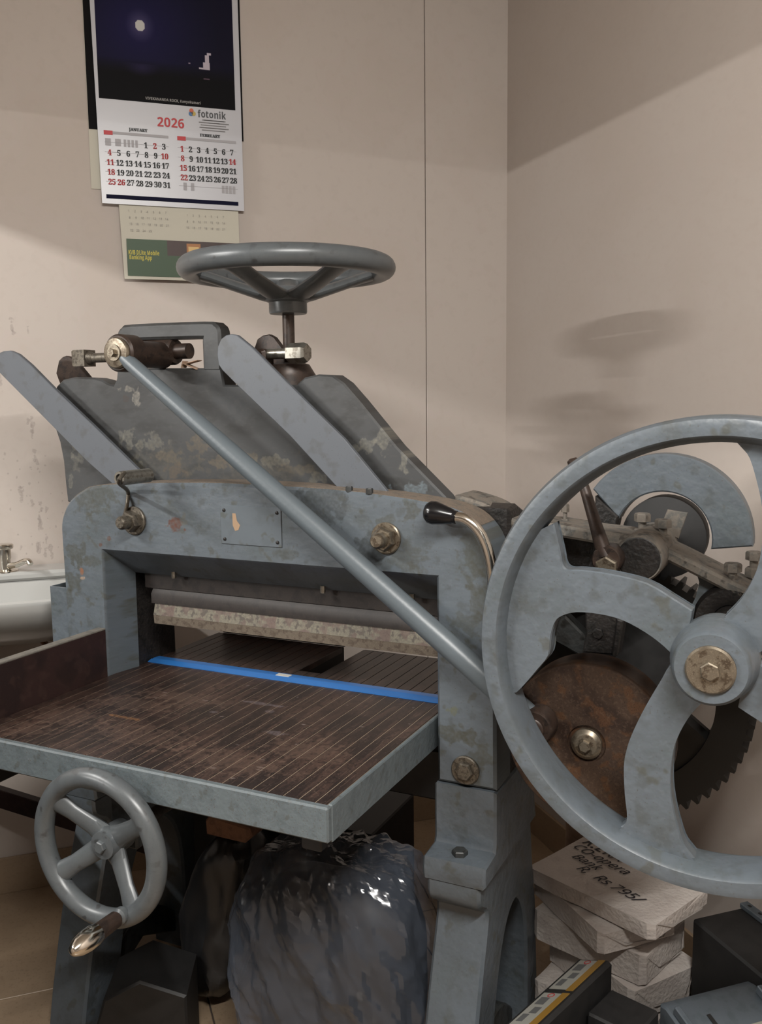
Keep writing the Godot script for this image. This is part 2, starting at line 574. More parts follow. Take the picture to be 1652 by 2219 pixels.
func _ready() -> void:
	# ------------------------------------------------ camera, air, light
	var cam := Camera3D.new()
	cam.name = "camera"
	cam.position = Vector3(1.1, 1.5, 1.63)
	cam.rotation_order = EULER_ORDER_YXZ
	cam.rotation = Vector3(-0.124339, 0.448472, -0.0118566)
	cam.fov = 58.3
	cam.near = 0.05
	add_child(cam)
	cam.current = true
	var we := WorldEnvironment.new()
	we.name = "environment"
	var env := Environment.new()
	env.background_mode = Environment.BG_COLOR
	env.background_color = Color(0.02, 0.02, 0.02)
	env.tonemap_mode = Environment.TONE_MAPPER_LINEAR
	env.tonemap_exposure = 1.0
	env.sdfgi_enabled = true
	env.ssao_enabled = true
	env.ssil_enabled = true
	we.environment = env
	add_child(we)
	make_materials()
	tube_light("tube_lamp", "fluorescent tube lamp far across the next room", room(7.32, 2.56, 2.04), Vector3(S2, 0, S2), Vector3(S2, -0.05, -S2), 9.5, Color(1.0, 0.995, 0.98))
	tube_light("tube_lamp", "fluorescent tube lamp just beyond the wall opening", room(3.36, 2.65, 1.32), Vector3(S2, 0, S2), Vector3(S2 * 0.6, -0.8, -S2 * 0.6), 5.4, Color(1.0, 0.995, 0.98))
	tube_light("tube_lamp", "fluorescent tube lamp on the ceiling near the camera", room(1.35, 2.88, 3.3), Vector3(-S2, 0, S2), Vector3(-0.1, -1, -0.3), 11.0, Color(1.0, 0.99, 0.97))
	build_room()
	build_machine()
	build_wheelwork()
	build_bed()
	build_calendars()
	build_basin()
	build_clutter()


# ---------------------------------------------------------------- the room
func slab(mb: MB, a0: float, a1: float, b0: float, b1: float, y0: float, y1: float, bev := 0.0) -> void:
	var s := mb.v.size()
	mb.box(Vector3(a0, y0, b0), Vector3(a1, y1, b1), bev)
	var t := Transform3D(Basis(Vector3(-S2, 0, S2), Vector3.UP, Vector3(S2, 0, S2)), Vector3(0.097, 0, -1.472))
	mb.move(s, t)
	# the axes form a left-handed frame, so turn the faces round
	for i in range(s, mb.v.size(), 3):
		var q := mb.v[i + 1]
		mb.v[i + 1] = mb.v[i + 2]
		mb.v[i + 2] = q


func build_room() -> void:
	# back wall: two plastered panels with a narrow joint at u = 0.81
	var m := MB.new()
	slab(m, -0.3, 9.2, -0.3, -0.012, 0, 3.1)
	slab(m, -0.012, 0.2975, -0.0125, 0.0, 0, 3.0, 0.0015)
	slab(m, 0.3, 9.1, -0.0125, 0.0, 0, 3.0, 0.0015)
	m.uv.resize(m.v.size())
	for i in m.v.size():
		var u := (m.v[i].x - m.v[i].z) * S2
		m.uv[i] = Vector2((u + 1.0) / 2.2, (2.9 - m.v[i].y) / 2.2)
	struct("wall_back", m, M.back_wall)
	m = MB.new()
	slab(m, -0.2, 0, 0, 6.0, 0, 3.1)
	struct("wall_right", m, M.plaster)
	m = MB.new()
	slab(m, -0.2, 9.2, 5.8, 6.0, 0, 3.1)
	struct("wall_front", m, M.plaster)
	m = MB.new()
	slab(m, 9.0, 9.2, 0, 5.8, 0, 3.1)
	struct("wall_far", m, M.plaster)
	# dividing wall with a wide opening between a sill and a lintel
	m = MB.new()
	slab(m, 2.48, 2.62, 0, 5.8, 2.36, 3.0)
	slab(m, 2.48, 2.62, 0, 5.8, 0, 1.14)
	struct("wall_divider", m, M.plaster)
	m = MB.new()
	slab(m, -0.2, 9.2, -0.2, 6.0, 3.0, 3.15)
	struct("ceiling", m, M.white_wall)
	m = MB.new()
	slab(m, -0.2, 9.2, -0.2, 6.0, -0.15, -0.004)
	var fl := struct("floor", m, M.grout)
	var shared: ArrayMesh = null
	for i in 15:
		for j in 10:
			if shared == null:
				m = MB.new()
				m.box(Vector3(-0.298, -0.006, -0.298), Vector3(0.298, 0.0, 0.298), 0.0012)
				shared = m.mesh()
			var o := put_mesh("tile", shared, M.tile, fl)
			o.transform = Transform3D(Basis(Vector3.UP, -PI / 4), room(0.3 + i * 0.6, 0, 0.25 + j * 0.6))
	for q in [["baseboard_back", 0.0, 2.48, 0.0, 0.01], ["baseboard_right", 0.0, 0.01, 0.012, 5.8]]:
		m = MB.new()
		slab(m, q[1], q[2], q[3], q[4], 0, 0.113, 0.001)
		struct(q[0], m, M.tile)


# ---------------------------------------------------------------- the guillotine
var G: Node3D


func frame_texture() -> Material:
	# front of the bridge: x -0.6 to 0.6, y 0.7 to 1.35
	var im := Image.create(1024, 556, false, Image.FORMAT_RGB8)
	var src: Image = M.paint_img
	for y in 556:
		for x in 1024:
			im.set_pixel(x, y, src.get_pixel((x * 5 / 4) % 512, (y * 5 / 4) % 512))
	var n := speckle(0.04, 21)
	var olive := Color(0.25, 0.25, 0.22)
	var rust := Color(0.34, 0.24, 0.205)
	for q in [
			[[Vector2(-0.4326, 1.279)], 60, 35, olive, 0.55], [[Vector2(-0.4921, 1.139)], 32, 22, olive, 0.6], [[Vector2(-0.4571, 1.124)], 40, 14, olive, 0.5],
			[[Vector2(-0.5042, 1.071)], 22, 26, olive, 0.6], [[Vector2(-0.5213, 1.035)], 12, 30, olive, 0.5], [[Vector2(0.1731, 1.286)], 60, 40, Color(0.20, 0.21, 0.21), 0.6],
			[[Vector2(0.3798, 1.276)], 14, 22, olive, 0.6], [[Vector2(0.288, 1.198)], 30, 30, Color(0.2, 0.21, 0.21), 0.6], [[Vector2(0.369, 1.184)], 40, 26, olive, 0.45],
			[[Vector2(0.3297, 1.256)], 22, 10, olive, 0.5], [[Vector2(0.5134, 1.211)], 26, 70, olive, 0.6], [[Vector2(0.5228, 1.114)], 22, 40, olive, 0.5],
			[[Vector2(0.4558, 0.8377)], 30, 16, olive, 0.7], [[Vector2(0.5042, 0.8357)], 16, 18, olive, 0.7], [[Vector2(0.4564, 1.016)], 16, 30, olive, 0.5],
			[[Vector2(0.4947, 1.066)], 30, 20, olive, 0.45], [[Vector2(0.5233, 0.8012)], 20, 22, olive, 0.6], [[Vector2(0.4657, 0.8864)], 10, 14, Color(0.36, 0.36, 0.26), 0.7],
			[[Vector2(0.0926, 1.176)], 26, 10, olive, 0.4], [[Vector2(-0.0109, 1.197)], 14, 8, olive, 0.6], [[Vector2(-0.3872, 1.002)], 10, 60, olive, 0.5],
			[[Vector2(-0.1968, 1.225)], 20, 13, Color(0.33, 0.215, 0.18), 1.0], [[Vector2(-0.171, 1.234)], 9, 12, Color(0.33, 0.33, 0.31), 0.9], [[Vector2(-0.4778, 1.095)], 5, 9, Color(0.50, 0.33, 0.24), 1.0],
			[[Vector2(-0.4743, 1.082)], 8, 4, Color(0.62, 0.52, 0.43), 0.9], [[Vector2(-0.3898, 1.183)], 5, 5, rust, 1.0], [[Vector2(-0.4162, 1.164)], 5, 4, rust, 1.0], [[Vector2(-0.1694, 1.214)], 4, 3, rust, 1.0]]:
		var p: Vector2 = q[0][0]
		spot(im, Vector2((p.x + 0.6) / 1.2 * 1024.0, (1.35 - p.y) / 0.65 * 556.0), q[1], q[2], q[3], q[4], n, 0.9)
	var m := mat(tex(im), 0.42)
	m.heightmap_enabled = true
	m.heightmap_texture = M.brush
	m.heightmap_scale = 0.05
	return m


func knife_texture() -> Material:
	# x -0.65 to 0.5, y 1.2 to 1.7
	var mid: PackedByteArray = M.noise_mid
	var im := layered(Color(0.235, 0.238, 0.24), [[mid, 0.45, 0.75, Color(0.18, 0.18, 0.178), 0.8], [M.noise_fine, 0.6, 0.75, Color(0.27, 0.272, 0.27), 0.4]])
	im.resize(1024, 445)
	var n := speckle(0.035, 33)
	var pale := Color(0.47, 0.455, 0.41)
	var tan_ := Color(0.37, 0.325, 0.26)
	for q in [
			[[Vector2(-0.3946, 1.404)], 16, 22, pale, 0.6], [[Vector2(-0.4226, 1.409)], 8, 14, pale, 0.5], [[Vector2(-0.3281, 1.399)], 34, 18, pale, 0.55], [[Vector2(-0.2821, 1.367)], 40, 14, tan_, 0.7],
			[[Vector2(-0.2635, 1.335)], 24, 14, Color(0.36, 0.29, 0.22), 0.6], [[Vector2(-0.1946, 1.395)], 26, 20, tan_, 0.65], [[Vector2(-0.1319, 1.359)], 30, 18, tan_, 0.7], [[Vector2(-0.3728, 1.343)], 12, 22, pale, 0.5],
			[[Vector2(0.0041, 1.362)], 42, 12, pale, 0.6], [[Vector2(0.063, 1.348)], 40, 10, tan_, 0.5], [[Vector2(0.1204, 1.329)], 22, 10, pale, 0.5], [[Vector2(-0.0564, 1.371)], 26, 10, tan_, 0.6],
			[[Vector2(-0.5734, 1.391)], 12, 24, pale, 0.55], [[Vector2(-0.5524, 1.368)], 14, 20, pale, 0.5], [[Vector2(-0.5916, 1.304)], 8, 20, pale, 0.5], [[Vector2(-0.5686, 1.351)], 10, 26, pale, 0.4],
			[[Vector2(0.2331, 1.4)], 26, 12, pale, 0.6], [[Vector2(0.2783, 1.41)], 16, 24, pale, 0.6], [[Vector2(0.323, 1.363)], 8, 20, pale, 0.7], [[Vector2(0.3486, 1.312)], 40, 10, Color(0.42, 0.47, 0.50), 0.7],
			[[Vector2(-0.393, 1.526)], 22, 7, Color(0.52, 0.50, 0.46), 0.85], [[Vector2(-0.3704, 1.508)], 12, 16, Color(0.55, 0.53, 0.49), 0.85], [[Vector2(-0.4028, 1.504)], 12, 9, Color(0.25, 0.215, 0.20), 0.9],
			[[Vector2(-0.303, 1.356)], 90, 40, Color(0.33, 0.31, 0.27), 0.4], [[Vector2(-0.0329, 1.341)], 130, 28, Color(0.33, 0.31, 0.27), 0.4], [[Vector2(-0.1006, 1.515)], 60, 40, Color(0.19, 0.20, 0.21), 0.5]]:
		var p: Vector2 = q[0][0]
		spot(im, Vector2((p.x + 0.65) / 1.15 * 1024.0, (1.7 - p.y) / 0.5 * 445.0), q[1], q[2], q[3], q[4], n, 1.1)
	return mat(tex(im), 0.5)


func blade_texture() -> Material:
	var im := layered(Color(0.38, 0.36, 0.31), [[M.noise_fine, 0.45, 0.7, Color(0.47, 0.445, 0.38), 0.6], [noise(61, 0.03, 5), 0.56, 0.64, Color(0.22, 0.19, 0.17), 0.7], [noise(63, 0.012, 4), 0.56, 0.70, Color(0.33, 0.25, 0.23), 0.7], [noise(67, 0.06, 4, FastNoiseLite.TYPE_SIMPLEX_SMOOTH, 512, true), 0.80, 0.92, Color(0.22, 0.19, 0.17), 0.7]])
	return mat(tex(im), 0.55, 0.2, 3.5)


func screw(called: String, at: Vector3, axis: Vector3, r: float, h: float, m: Material, parent: Node, washer := 0.0, stub := 0.0, turn := 0.2) -> MeshInstance3D:
	var b := MB.new()
	b.hexa(at, axis, r, h, turn)
	var d := axis.normalized()
	if washer > 0.0:
		b.lathe(at - d * 0.001, axis, [Vector2(washer, 0), Vector2(washer, 0.006), Vector2(washer * 0.93, 0.008)], 28)
	if stub > 0.0:
		b.lathe(at + d * h * 0.9, axis, [Vector2(r * 0.62, 0), Vector2(r * 0.62, stub * 0.8), Vector2(r * 0.45, stub)], 20)
	return put(called, b, m, parent)


func arc(c: Vector2, r: float, d0: float, d1: float, n: int) -> Array:
	var out := []
	for i in n + 1:
		var t := deg_to_rad(lerpf(d0, d1, float(i) / n))
		out.push_back(c + Vector2(cos(t), sin(t)) * r)
	return out


func soft(path: Array, n := 4) -> Array:
	# Catmull-Rom through the points of an open path
	var out := []
	for i in path.size() - 1:
		var p0 = path[maxi(i - 1, 0)]
		var p1 = path[i]
		var p2 = path[i + 1]
		var p3 = path[mini(i + 2, path.size() - 1)]
		for k in n:
			out.push_back(p1.cubic_interpolate(p2, p0, p3, float(k) / n))
	out.push_back(path[-1])
	return out


func build_machine() -> void:
	G = thing("paper_guillotine", "large blue-grey cast-iron hand-operated paper guillotine with flywheel, filling the room corner", "paper cutter")
	# bridge
	var top := soft([Vector2(-0.538, 1.175), Vector2(-0.537, 1.207), Vector2(-0.526, 1.237), Vector2(-0.505, 1.265), Vector2(-0.467, 1.289), Vector2(-0.424, 1.303), Vector2(-0.294, 1.312), Vector2(-0.115, 1.319), Vector2(0.083, 1.318), Vector2(0.269, 1.311), Vector2(0.42, 1.296), Vector2(0.485, 1.281), Vector2(0.522, 1.256), Vector2(0.544, 1.222), Vector2(0.552, 1.18)], 3)
	var head := [Vector2(-0.535, 0.736), Vector2(-0.536, 1.05)] + top + [Vector2(0.555, 1.0), Vector2(0.557, 0.736)]
	var f := head + [Vector2(0.434, 0.736), Vector2(0.433, 1.149), Vector2(-0.407, 1.149), Vector2(-0.409, 0.736)]
	var k := head + [Vector2(0.418, 0.736), Vector2(0.415, 1.085), Vector2(-0.392, 1.085), Vector2(-0.394, 0.736)]
	var b := MB.new()
	b.taper(f, 0.0, k, -0.09, 0.006)
	b.planar_uv(Vector2(-0.6, 0.7), Vector2(0.6, 1.35))
	var bridge := put("bridge_frame", b, frame_texture(), G)
	# brown dust lying on top of the bridge
	b = MB.new()
	var dl := []
	for i in range(10, top.size() - 6):
		dl.push_back(top[i] + Vector2(0, 0.0011))
	for i in range(top.size() - 7, 9, -1):
		dl.push_back(top[i] + Vector2(0, -0.0005))
	b.prism(dl, "z", -0.089, -0.0065, 0.0)
	put("dust_layer", b, M.dust_brown, bridge)
	# name plate with four rivets
	b = MB.new()
	b.box(Vector3(-0.07, 1.188, -0.002), Vector3(0.084, 1.273, 0.0022), 0.001)
	var plate := put("name_plate", b, M.plate_paint, bridge)
	for q in [Vector2(-0.06, 1.262), Vector2(0.074, 1.262), Vector2(-0.06, 1.199), Vector2(0.074, 1.199)]:
		b = MB.new()
		b.lathe(Vector3(q.x, q.y, 0.002), Vector3(0, 0, 1), [Vector2(0.004, 0), Vector2(0.0035, 0.002), Vector2(0.0015, 0.003)], 12)
		put("rivet", b, M.grease, plate)
	b = MB.new()
	b.prism([Vector2(-0.0384, 1.256), Vector2(-0.0301, 1.256), Vector2(-0.0271, 1.24), Vector2(-0.0191, 1.231), Vector2(-0.0243, 1.22), Vector2(-0.0327, 1.218), Vector2(-0.0382, 1.23)], "z", 0.0018, 0.0026, 0.0)
	put("worn_mark", b, mat(Color(0.58, 0.48, 0.38), 0.6), plate)
	# lip screws under the bridge
	for q in [Vector2(375, 1252)]:
		pass
	for p in [Vector3(-0.2643, 1.0826, -0.0750), Vector3(0.1374, 1.0803, -0.0750), Vector3(0.3482, 1.0802, -0.0750)]:
		b = MB.new()
		b.hexa(p + Vector3(0, 0.016, 0), Vector3(0, -1, 0), 0.006, 0.016)
		put("set_screw", b, M.steel, bridge)
	# side lug of sheet metal, open at the top
	b = MB.new()
	b.box(Vector3(-0.591, 0.56, -0.012), Vector3(-0.530, 1.051, -0.008), 0.001)
	b.box(Vector3(-0.591, 0.56, -0.10), Vector3(-0.588, 1.051, -0.0125), 0.001)
	b.box(Vector3(-0.591, 0.56, -0.104), Vector3(-0.530, 1.051, -0.1005), 0.001)
	put("side_pocket", b, M.paint, G)
	# cheeks, feet and legs on both sides
	for s in [-1, 1]:
		var x0 := 0.425 if s > 0 else -0.53
		var x1 := 0.553 if s > 0 else -0.40
		b = MB.new()
		b.prism([Vector2(-0.09, 0.70), Vector2(-0.09, 1.28), Vector2(-0.14, 1.285), Vector2(-0.21, 1.26), Vector2(-0.245, 1.18), Vector2(-0.245, 0.70)], "x", x0, x1, 0.006)
		put("cheek", b, M.grease, G)
		x0 = 0.431 if s > 0 else -0.535
		x1 = 0.557 if s > 0 else -0.409
		b = MB.new()
		b.prism([Vector2(0.0, 0.733), Vector2(-0.245, 0.733), Vector2(-0.275, 0.60), Vector2(-0.285, 0.562), Vector2(0.062, 0.562), Vector2(0.066, 0.585), Vector2(0.062, 0.607), Vector2(0.004, 0.611), Vector2(0.0, 0.62)], "x", x0 - 0.004, x1, 0.005)
		var foot := put("leg_cap", b, M.paint, G)
		screw("bolt", Vector3((x0 + x1) / 2, 0.607, 0.032), Vector3.UP, 0.016, 0.012, M.dark_paint, foot)
		b = MB.new()
		var leg := soft([Vector2(0.06, 0.56), Vector2(0.055, 0.52), Vector2(0.012, 0.487), Vector2(0.02, 0.44), Vector2(0.039, 0.384), Vector2(0.077, 0.259), Vector2(0.12, 0.08), Vector2(0.135, 0.0)], 3)
		leg += [Vector2(0.0, 0.0)]
		leg += soft([Vector2(0.0, 0.08), Vector2(-0.02, 0.17), Vector2(-0.045, 0.27), Vector2(-0.08, 0.355), Vector2(-0.12, 0.405), Vector2(-0.165, 0.42), Vector2(-0.21, 0.40), Vector2(-0.245, 0.34), Vector2(-0.26, 0.25), Vector2(-0.262, 0.12), Vector2(-0.26, 0.0)], 3)
		leg += [Vector2(-0.36, 0.0), Vector2(-0.345, 0.16), Vector2(-0.327, 0.34), Vector2(-0.30, 0.45), Vector2(-0.283, 0.56)]
		b.prism(leg, "x", x0 + 0.004, x1 - 0.012, 0.006)
		var lg := put("leg", b, M.paint, G)
		b = MB.new()
		b.prism(soft([Vector2(0.0, 0.09), Vector2(-0.06, 0.15), Vector2(-0.13, 0.165), Vector2(-0.20, 0.15), Vector2(-0.262, 0.10)], 3) + [Vector2(-0.262, 0.04), Vector2(-0.13, 0.10), Vector2(0.0, 0.03)], "x", x0 + 0.03, x1 - 0.045, 0.004)
		put("brace", b, M.dark_paint, lg)
	screw("bolt", Vector3(0.4946, 0.7700, -0.0000), Vector3(0, 0, 1), 0.019, 0.016, M.old_steel, bridge, 0.029, 0.0, 0.1)
	# two large nuts on the bridge
	screw("nut", Vector3(0.3272, 1.2222, 0.0000), Vector3(0, 0, 1), 0.025, 0.024, M.brass, bridge, 0.032, 0.028, 0.35)
	screw("nut", Vector3(-0.3094, 1.2271, -0.0000), Vector3(0, 0, 1), 0.025, 0.026, M.old_steel, bridge, 0.033, 0.028, 0.35)
	# cross tie behind the legs and dark clamp beam behind the blade
	b = MB.new()
	b.box(Vector3(-0.41, 0.62, -0.20), Vector3(0.43, 0.735, -0.15), 0.004)
	put("cross_tie", b, M.black, G)
	b = MB.new()
	b.box(Vector3(-0.388, 1.035, -0.235), Vector3(0.415, 1.24, -0.15), 0.004)
	put("clamp_beam", b, M.grease, G)
	# knife bar: sloping plate with two lobes
	var KB := [Vector2(-0.6048, 1.249), Vector2(-0.6088, 1.3), Vector2(-0.6112, 1.351), Vector2(-0.62, 1.398), Vector2(-0.6342, 1.436), Vector2(-0.6413, 1.465), Vector2(-0.6387, 1.499), Vector2(-0.6206, 1.536), Vector2(-0.5981, 1.552), Vector2(-0.5571, 1.558), Vector2(-0.4984, 1.555), Vector2(-0.4713, 1.549), Vector2(-0.4531, 1.54), Vector2(-0.4376, 1.537), Vector2(-0.4283, 1.55), Vector2(-0.4238, 1.576), Vector2(-0.1234, 1.569), Vector2(-0.1174, 1.532)]
	var KT := [Vector2(-0.0814, 1.531), Vector2(0.0713, 1.529), Vector2(0.0913, 1.544), Vector2(0.1255, 1.55), Vector2(0.1601, 1.548), Vector2(0.1863, 1.531), Vector2(0.2227, 1.493), Vector2(0.3077, 1.398), Vector2(0.4148, 1.299)]
	var kn: Array = KB + KT + [Vector2(0.46, 1.24), Vector2(0.40, 1.12), Vector2(-0.35, 1.12), Vector2(-0.55, 1.24)]
	b = MB.new()
	b.prism(kn, "z", -0.145, -0.094, 0.004)
	b.planar_uv(Vector2(-0.65, 1.2), Vector2(0.5, 1.7))
	var kb := put("knife_bar", b, knife_texture(), G)
	# yoke over the slot
	b = MB.new()
	var yo := soft([Vector2(-0.4272, 1.567), Vector2(-0.4269, 1.596), Vector2(-0.422, 1.652), Vector2(-0.4068, 1.671), Vector2(-0.3745, 1.677), Vector2(-0.1682, 1.674), Vector2(-0.1369, 1.668), Vector2(-0.125, 1.653), Vector2(-0.1237, 1.623), Vector2(-0.1227, 1.587), Vector2(-0.1225, 1.561)], 3)
	yo += soft([Vector2(-0.1744, 1.562), Vector2(-0.1749, 1.578), Vector2(-0.1752, 1.63), Vector2(-0.1813, 1.637), Vector2(-0.2486, 1.638), Vector2(-0.356, 1.64), Vector2(-0.37, 1.635), Vector2(-0.3758, 1.583), Vector2(-0.3782, 1.566)], 2)
	b.prism(yo, "z", -0.14, -0.0935, 0.006)
	b.planar_uv(Vector2(-0.65, 1.2), Vector2(0.5, 1.7))
	put("yoke", b, kb.material_override, kb)
	# sleeve and long adjusting screw across the yoke
	b = MB.new()
	var sl := Vector3(-0.3746, 1.6111, -0.1150)
	b.lathe(sl, Vector3(1, 0, 0), [Vector2(0.020, -0.01), Vector2(0.030, 0.0), Vector2(0.031, 0.106), Vector2(0.028, 0.112), Vector2(0.018, 0.113), Vector2(0.018, 0.15)], 28)
	put("sleeve", b, M.brown_metal, kb)
	b = MB.new()
	var s0 := Vector3(-0.5241, 1.6034, -0.1150)
	b.tube([s0, Vector3(sl.x, s0.y, s0.z)], 0.0115, 16)
	b.lathe(s0, Vector3(-1, 0, 0), [Vector2(0.012, -0.012), Vector2(0.017, 0.0), Vector2(0.0175, 0.004)], 20)
	b.hexa(s0 - Vector3(0.002, 0, 0), Vector3(-1, 0, 0), 0.028, 0.042, PI / 4, 4)
	put("square_head_screw", b, M.old_steel, kb)
	b = MB.new()
	var s1 := Vector3(0.0437, 1.5971, -0.1150)
	b.tube([Vector3(-0.12, s1.y, s1.z), s1], 0.0115, 16)
	b.hexa(s1, Vector3(1, 0, 0), 0.0225, 0.045, PI / 6, 6)
	put("hexagon_head_screw", b, M.steel, kb)
	b = MB.new()
	b.box(Vector3(-0.06, s1.y - 0.06, -0.14), Vector3(-0.01, s1.y + 0.012, -0.096), 0.006)
	put("screw_lug", b, M.brown_metal, kb)
	# folded scrap wedged under the sleeve
	b = MB.new()
	var w0 := Vector3(-0.2263, 1.5840, -0.1000)
	b.tbox(Transform3D(Basis(Vector3(0, 0, 1), 0.2), w0 + Vector3(0.018, 0, 0)), Vector3(0.045, 0.002, 0.02), 0.0005)
	b.tbox(Transform3D(Basis(Vector3(0, 0, 1), -0.35), w0 + Vector3(0.018, -0.009, 0)), Vector3(0.042, 0.002, 0.02), 0.0005)
	b.tbox(Transform3D(Basis(Vector3(0, 0, 1), 1.2), w0 + Vector3(-0.003, -0.004, 0)), Vector3(0.016, 0.002, 0.02), 0.0005)
	put("folded_paper_scrap", b, M.paper_warm, kb)
	# eye of the pull rod
	b = MB.new()
	var e := Vector3(-0.2886, 1.6022, 0.0500)
	b.lathe(Vector3(e.x, e.y, -0.10), Vector3(0, 0, 1), [Vector2(0.030, 0), Vector2(0.030, 0.10), Vector2(0.041, 0.106), Vector2(0.041, 0.15), Vector2(0.037, 0.155)], 36)
	var rod := put("pull_rod_eye", b, M.brown_metal, G)
	b = MB.new()
	b.lathe(e + Vector3(0, 0, 0.005), Vector3(0, 0, 1), [Vector2(0.034, 0), Vector2(0.034, 0.004), Vector2(0.031, 0.008), Vector2(0.018, 0.010), Vector2(0.0175, 0.013)], 36)
	b.hexa(e + Vector3(0, 0, 0.017), Vector3(0, 0, 1), 0.0095, 0.010, 0.3)
	put("washer_nut", b, M.brass, rod)
	b = MB.new()
	var pin := Vector3(0.6522, 0.9026, 0.0500)
	var dr := (pin - e).normalized()
	b.tube([e + dr * 0.018, e + dr * 0.05, e + dr * 0.35, pin - dr * 0.06, pin - dr * 0.02], [0.0155, 0.0165, 0.020, 0.0235, 0.0235], 24)
	put("pull_rod", b, M.paint_smooth, G)
	# front guide bars with rounded heads, screwed to the bridge
	for q in [[Vector2(-0.789, 1.595), Vector2(-0.7845, 1.61), Vector2(-0.7675, 1.621), Vector2(-0.7512, 1.625), Vector2(-0.729, 1.626), Vector2(-0.7031, 1.617), Vector2(-0.6634, 1.59), Vector2(-0.5934, 1.533), Vector2(-0.4733, 1.442), Vector2(-0.3406, 1.338), Vector2(-0.2977, 1.302), Vector2(-0.4154, 1.299), Vector2(-0.4979, 1.356), Vector2(-0.6076, 1.444), Vector2(-0.7716, 1.574), Vector2(-0.7835, 1.585)], [Vector2(-0.106, 1.596), Vector2(-0.1041, 1.614), Vector2(-0.0948, 1.63), Vector2(-0.0812, 1.638), Vector2(-0.0665, 1.64), Vector2(-0.0523, 1.637), Vector2(-0.0359, 1.625), Vector2(-0.0151, 1.61), Vector2(0.1216, 1.488), Vector2(0.2059, 1.415), Vector2(0.3041, 1.308), Vector2(0.1929, 1.308), Vector2(0.0744, 1.421), Vector2(-0.0504, 1.525), Vector2(-0.0939, 1.563), Vector2(-0.1032, 1.575)]]:
		b = MB.new()
		b.prism(q, "z", -0.068, -0.056, 0.0015)
		put("guide_bar", b, M.strip, G)
	for p in [Vector3(0.2402, 1.3180, -0.0096), Vector3(0.2871, 1.3160, -0.0074)]:
		b = MB.new()
		b.hexa(p - Vector3(0, 0.008, 0), Vector3.UP, 0.0075, 0.012)
		put("guide_screw", b, M.dark_paint, bridge)
	# rear guide bars, rusted brown
	for q in [[Vector2(-0.7096, 1.572), Vector2(-0.6976, 1.604), Vector2(-0.6842, 1.613), Vector2(-0.6713, 1.616), Vector2(-0.6573, 1.613), Vector2(-0.6453, 1.606), Vector2(-0.4775, 1.439), Vector2(-0.4539, 1.335), Vector2(-0.606, 1.332), Vector2(-0.6742, 1.487)], [Vector2(-0.0947, 1.615), Vector2(-0.0851, 1.636), Vector2(-0.0697, 1.644), Vector2(-0.0522, 1.646), Vector2(-0.0387, 1.639), Vector2(-0.0197, 1.616), Vector2(0.0325, 1.563), Vector2(0.1516, 1.44), Vector2(0.0802, 1.399), Vector2(-0.0382, 1.535)]]:
		b = MB.new()
		b.prism(q, "z", -0.20, -0.185, 0.002)
		put("rear_guide_bar", b, M.brown_metal, G)
	# blade carrier and blade in the opening
	b = MB.new()
	b.box(Vector3(-0.375, 1.045, -0.135), Vector3(0.425, 1.118, -0.10), 0.003)
	b.prism([Vector2(-0.135, 1.05), Vector2(-0.105, 1.05), Vector2(-0.094, 1.035), Vector2(-0.094, 1.012), Vector2(-0.135, 1.012)], "x", -0.352, 0.425, 0.002)
	put("blade_carrier", b, M.carrier, G)
	b = MB.new()
	b.prism([Vector2(-0.125, 1.013), Vector2(-0.098, 1.013), Vector2(-0.090, 0.984), Vector2(-0.118, 0.984)], "x", -0.343, 0.425, 0.0008)
	var bl := put("blade", b, blade_texture(), G)
	b = MB.new()
	b.prism([Vector2(-0.112, 0.9838), Vector2(-0.0905, 0.9838), Vector2(-0.0925, 0.9625), Vector2(-0.108, 0.962)], "x", -0.343, 0.425, 0.0005)
	put("cutting_edge", b, M.worn_edge, bl)
	# hand lever with black knob
	b = MB.new()
	var lev := soft([Vector3(0.4894, 1.2756, 0.0350), Vector3(0.5060, 1.2729, 0.0350), Vector3(0.5256, 1.2590, 0.0340), Vector3(0.5412, 1.2353, 0.0320), Vector3(0.5514, 1.2053, 0.0300), Vector3(0.5555, 1.1744, 0.0260), Vector3(0.5554, 1.1426, 0.0200)], 4)
	b.tube(lev, 0.0108, 18)
	var hl := put("hand_lever", b, M.chrome, G)
	b = MB.new()
	var k0 := Vector3(0.4885, 1.2755, 0.0350)
	var kd := (Vector3(0.4476, 1.2816, 0.0350) - k0).normalized()
	b.lathe(k0, kd, [Vector2(0.0125, 0), Vector2(0.0125, 0.006), Vector2(0.014, 0.008), Vector2(0.019, 0.028), Vector2(0.0225, 0.044), Vector2(0.0215, 0.054), Vector2(0.016, 0.061), Vector2(0.008, 0.0645), Vector2(0.002, 0.065)], 28)
	put("knob", b, M.black_plastic, hl)
	# socket key lying on the bridge, its bent bar leading to the nut
	b = MB.new()
	var t0 := Vector3(-0.2378, 1.3360, 0.1258)
	var t1 := Vector3(-0.2309, 1.3360, 0.0269)
	var ax := (t1 - t0).normalized()
	b.ring(t0, ax, [Vector2(0.0095, 0.0), Vector2(0.0145, 0.0), Vector2(0.0155, 0.004), Vector2(0.0145, 0.009), Vector2(0.0155, 0.012), Vector2(0.0155, 0.088), Vector2(0.0095, 0.088)], 24)
	b.lathe(t0 + ax * 0.03, ax, [Vector2(0.0096, 0), Vector2(0.0096, 0.057)], 16)
	var key := put("socket_key", b, M.steel, G)
	b = MB.new()
	b.tube(soft([t0 + Vector3(0.008, 0.012, -0.008), t0 + Vector3(0.012, -0.006, 0.015), Vector3(-0.3152, 1.2959, 0.0120), Vector3(-0.3181, 1.2684, 0.0120), Vector3(-0.3248, 1.2470, 0.0120)], 4), 0.0045, 12)
	put("bent_bar", b, M.old_steel, key)
	# clamp spindle and its dished hand wheel
	b = MB.new()
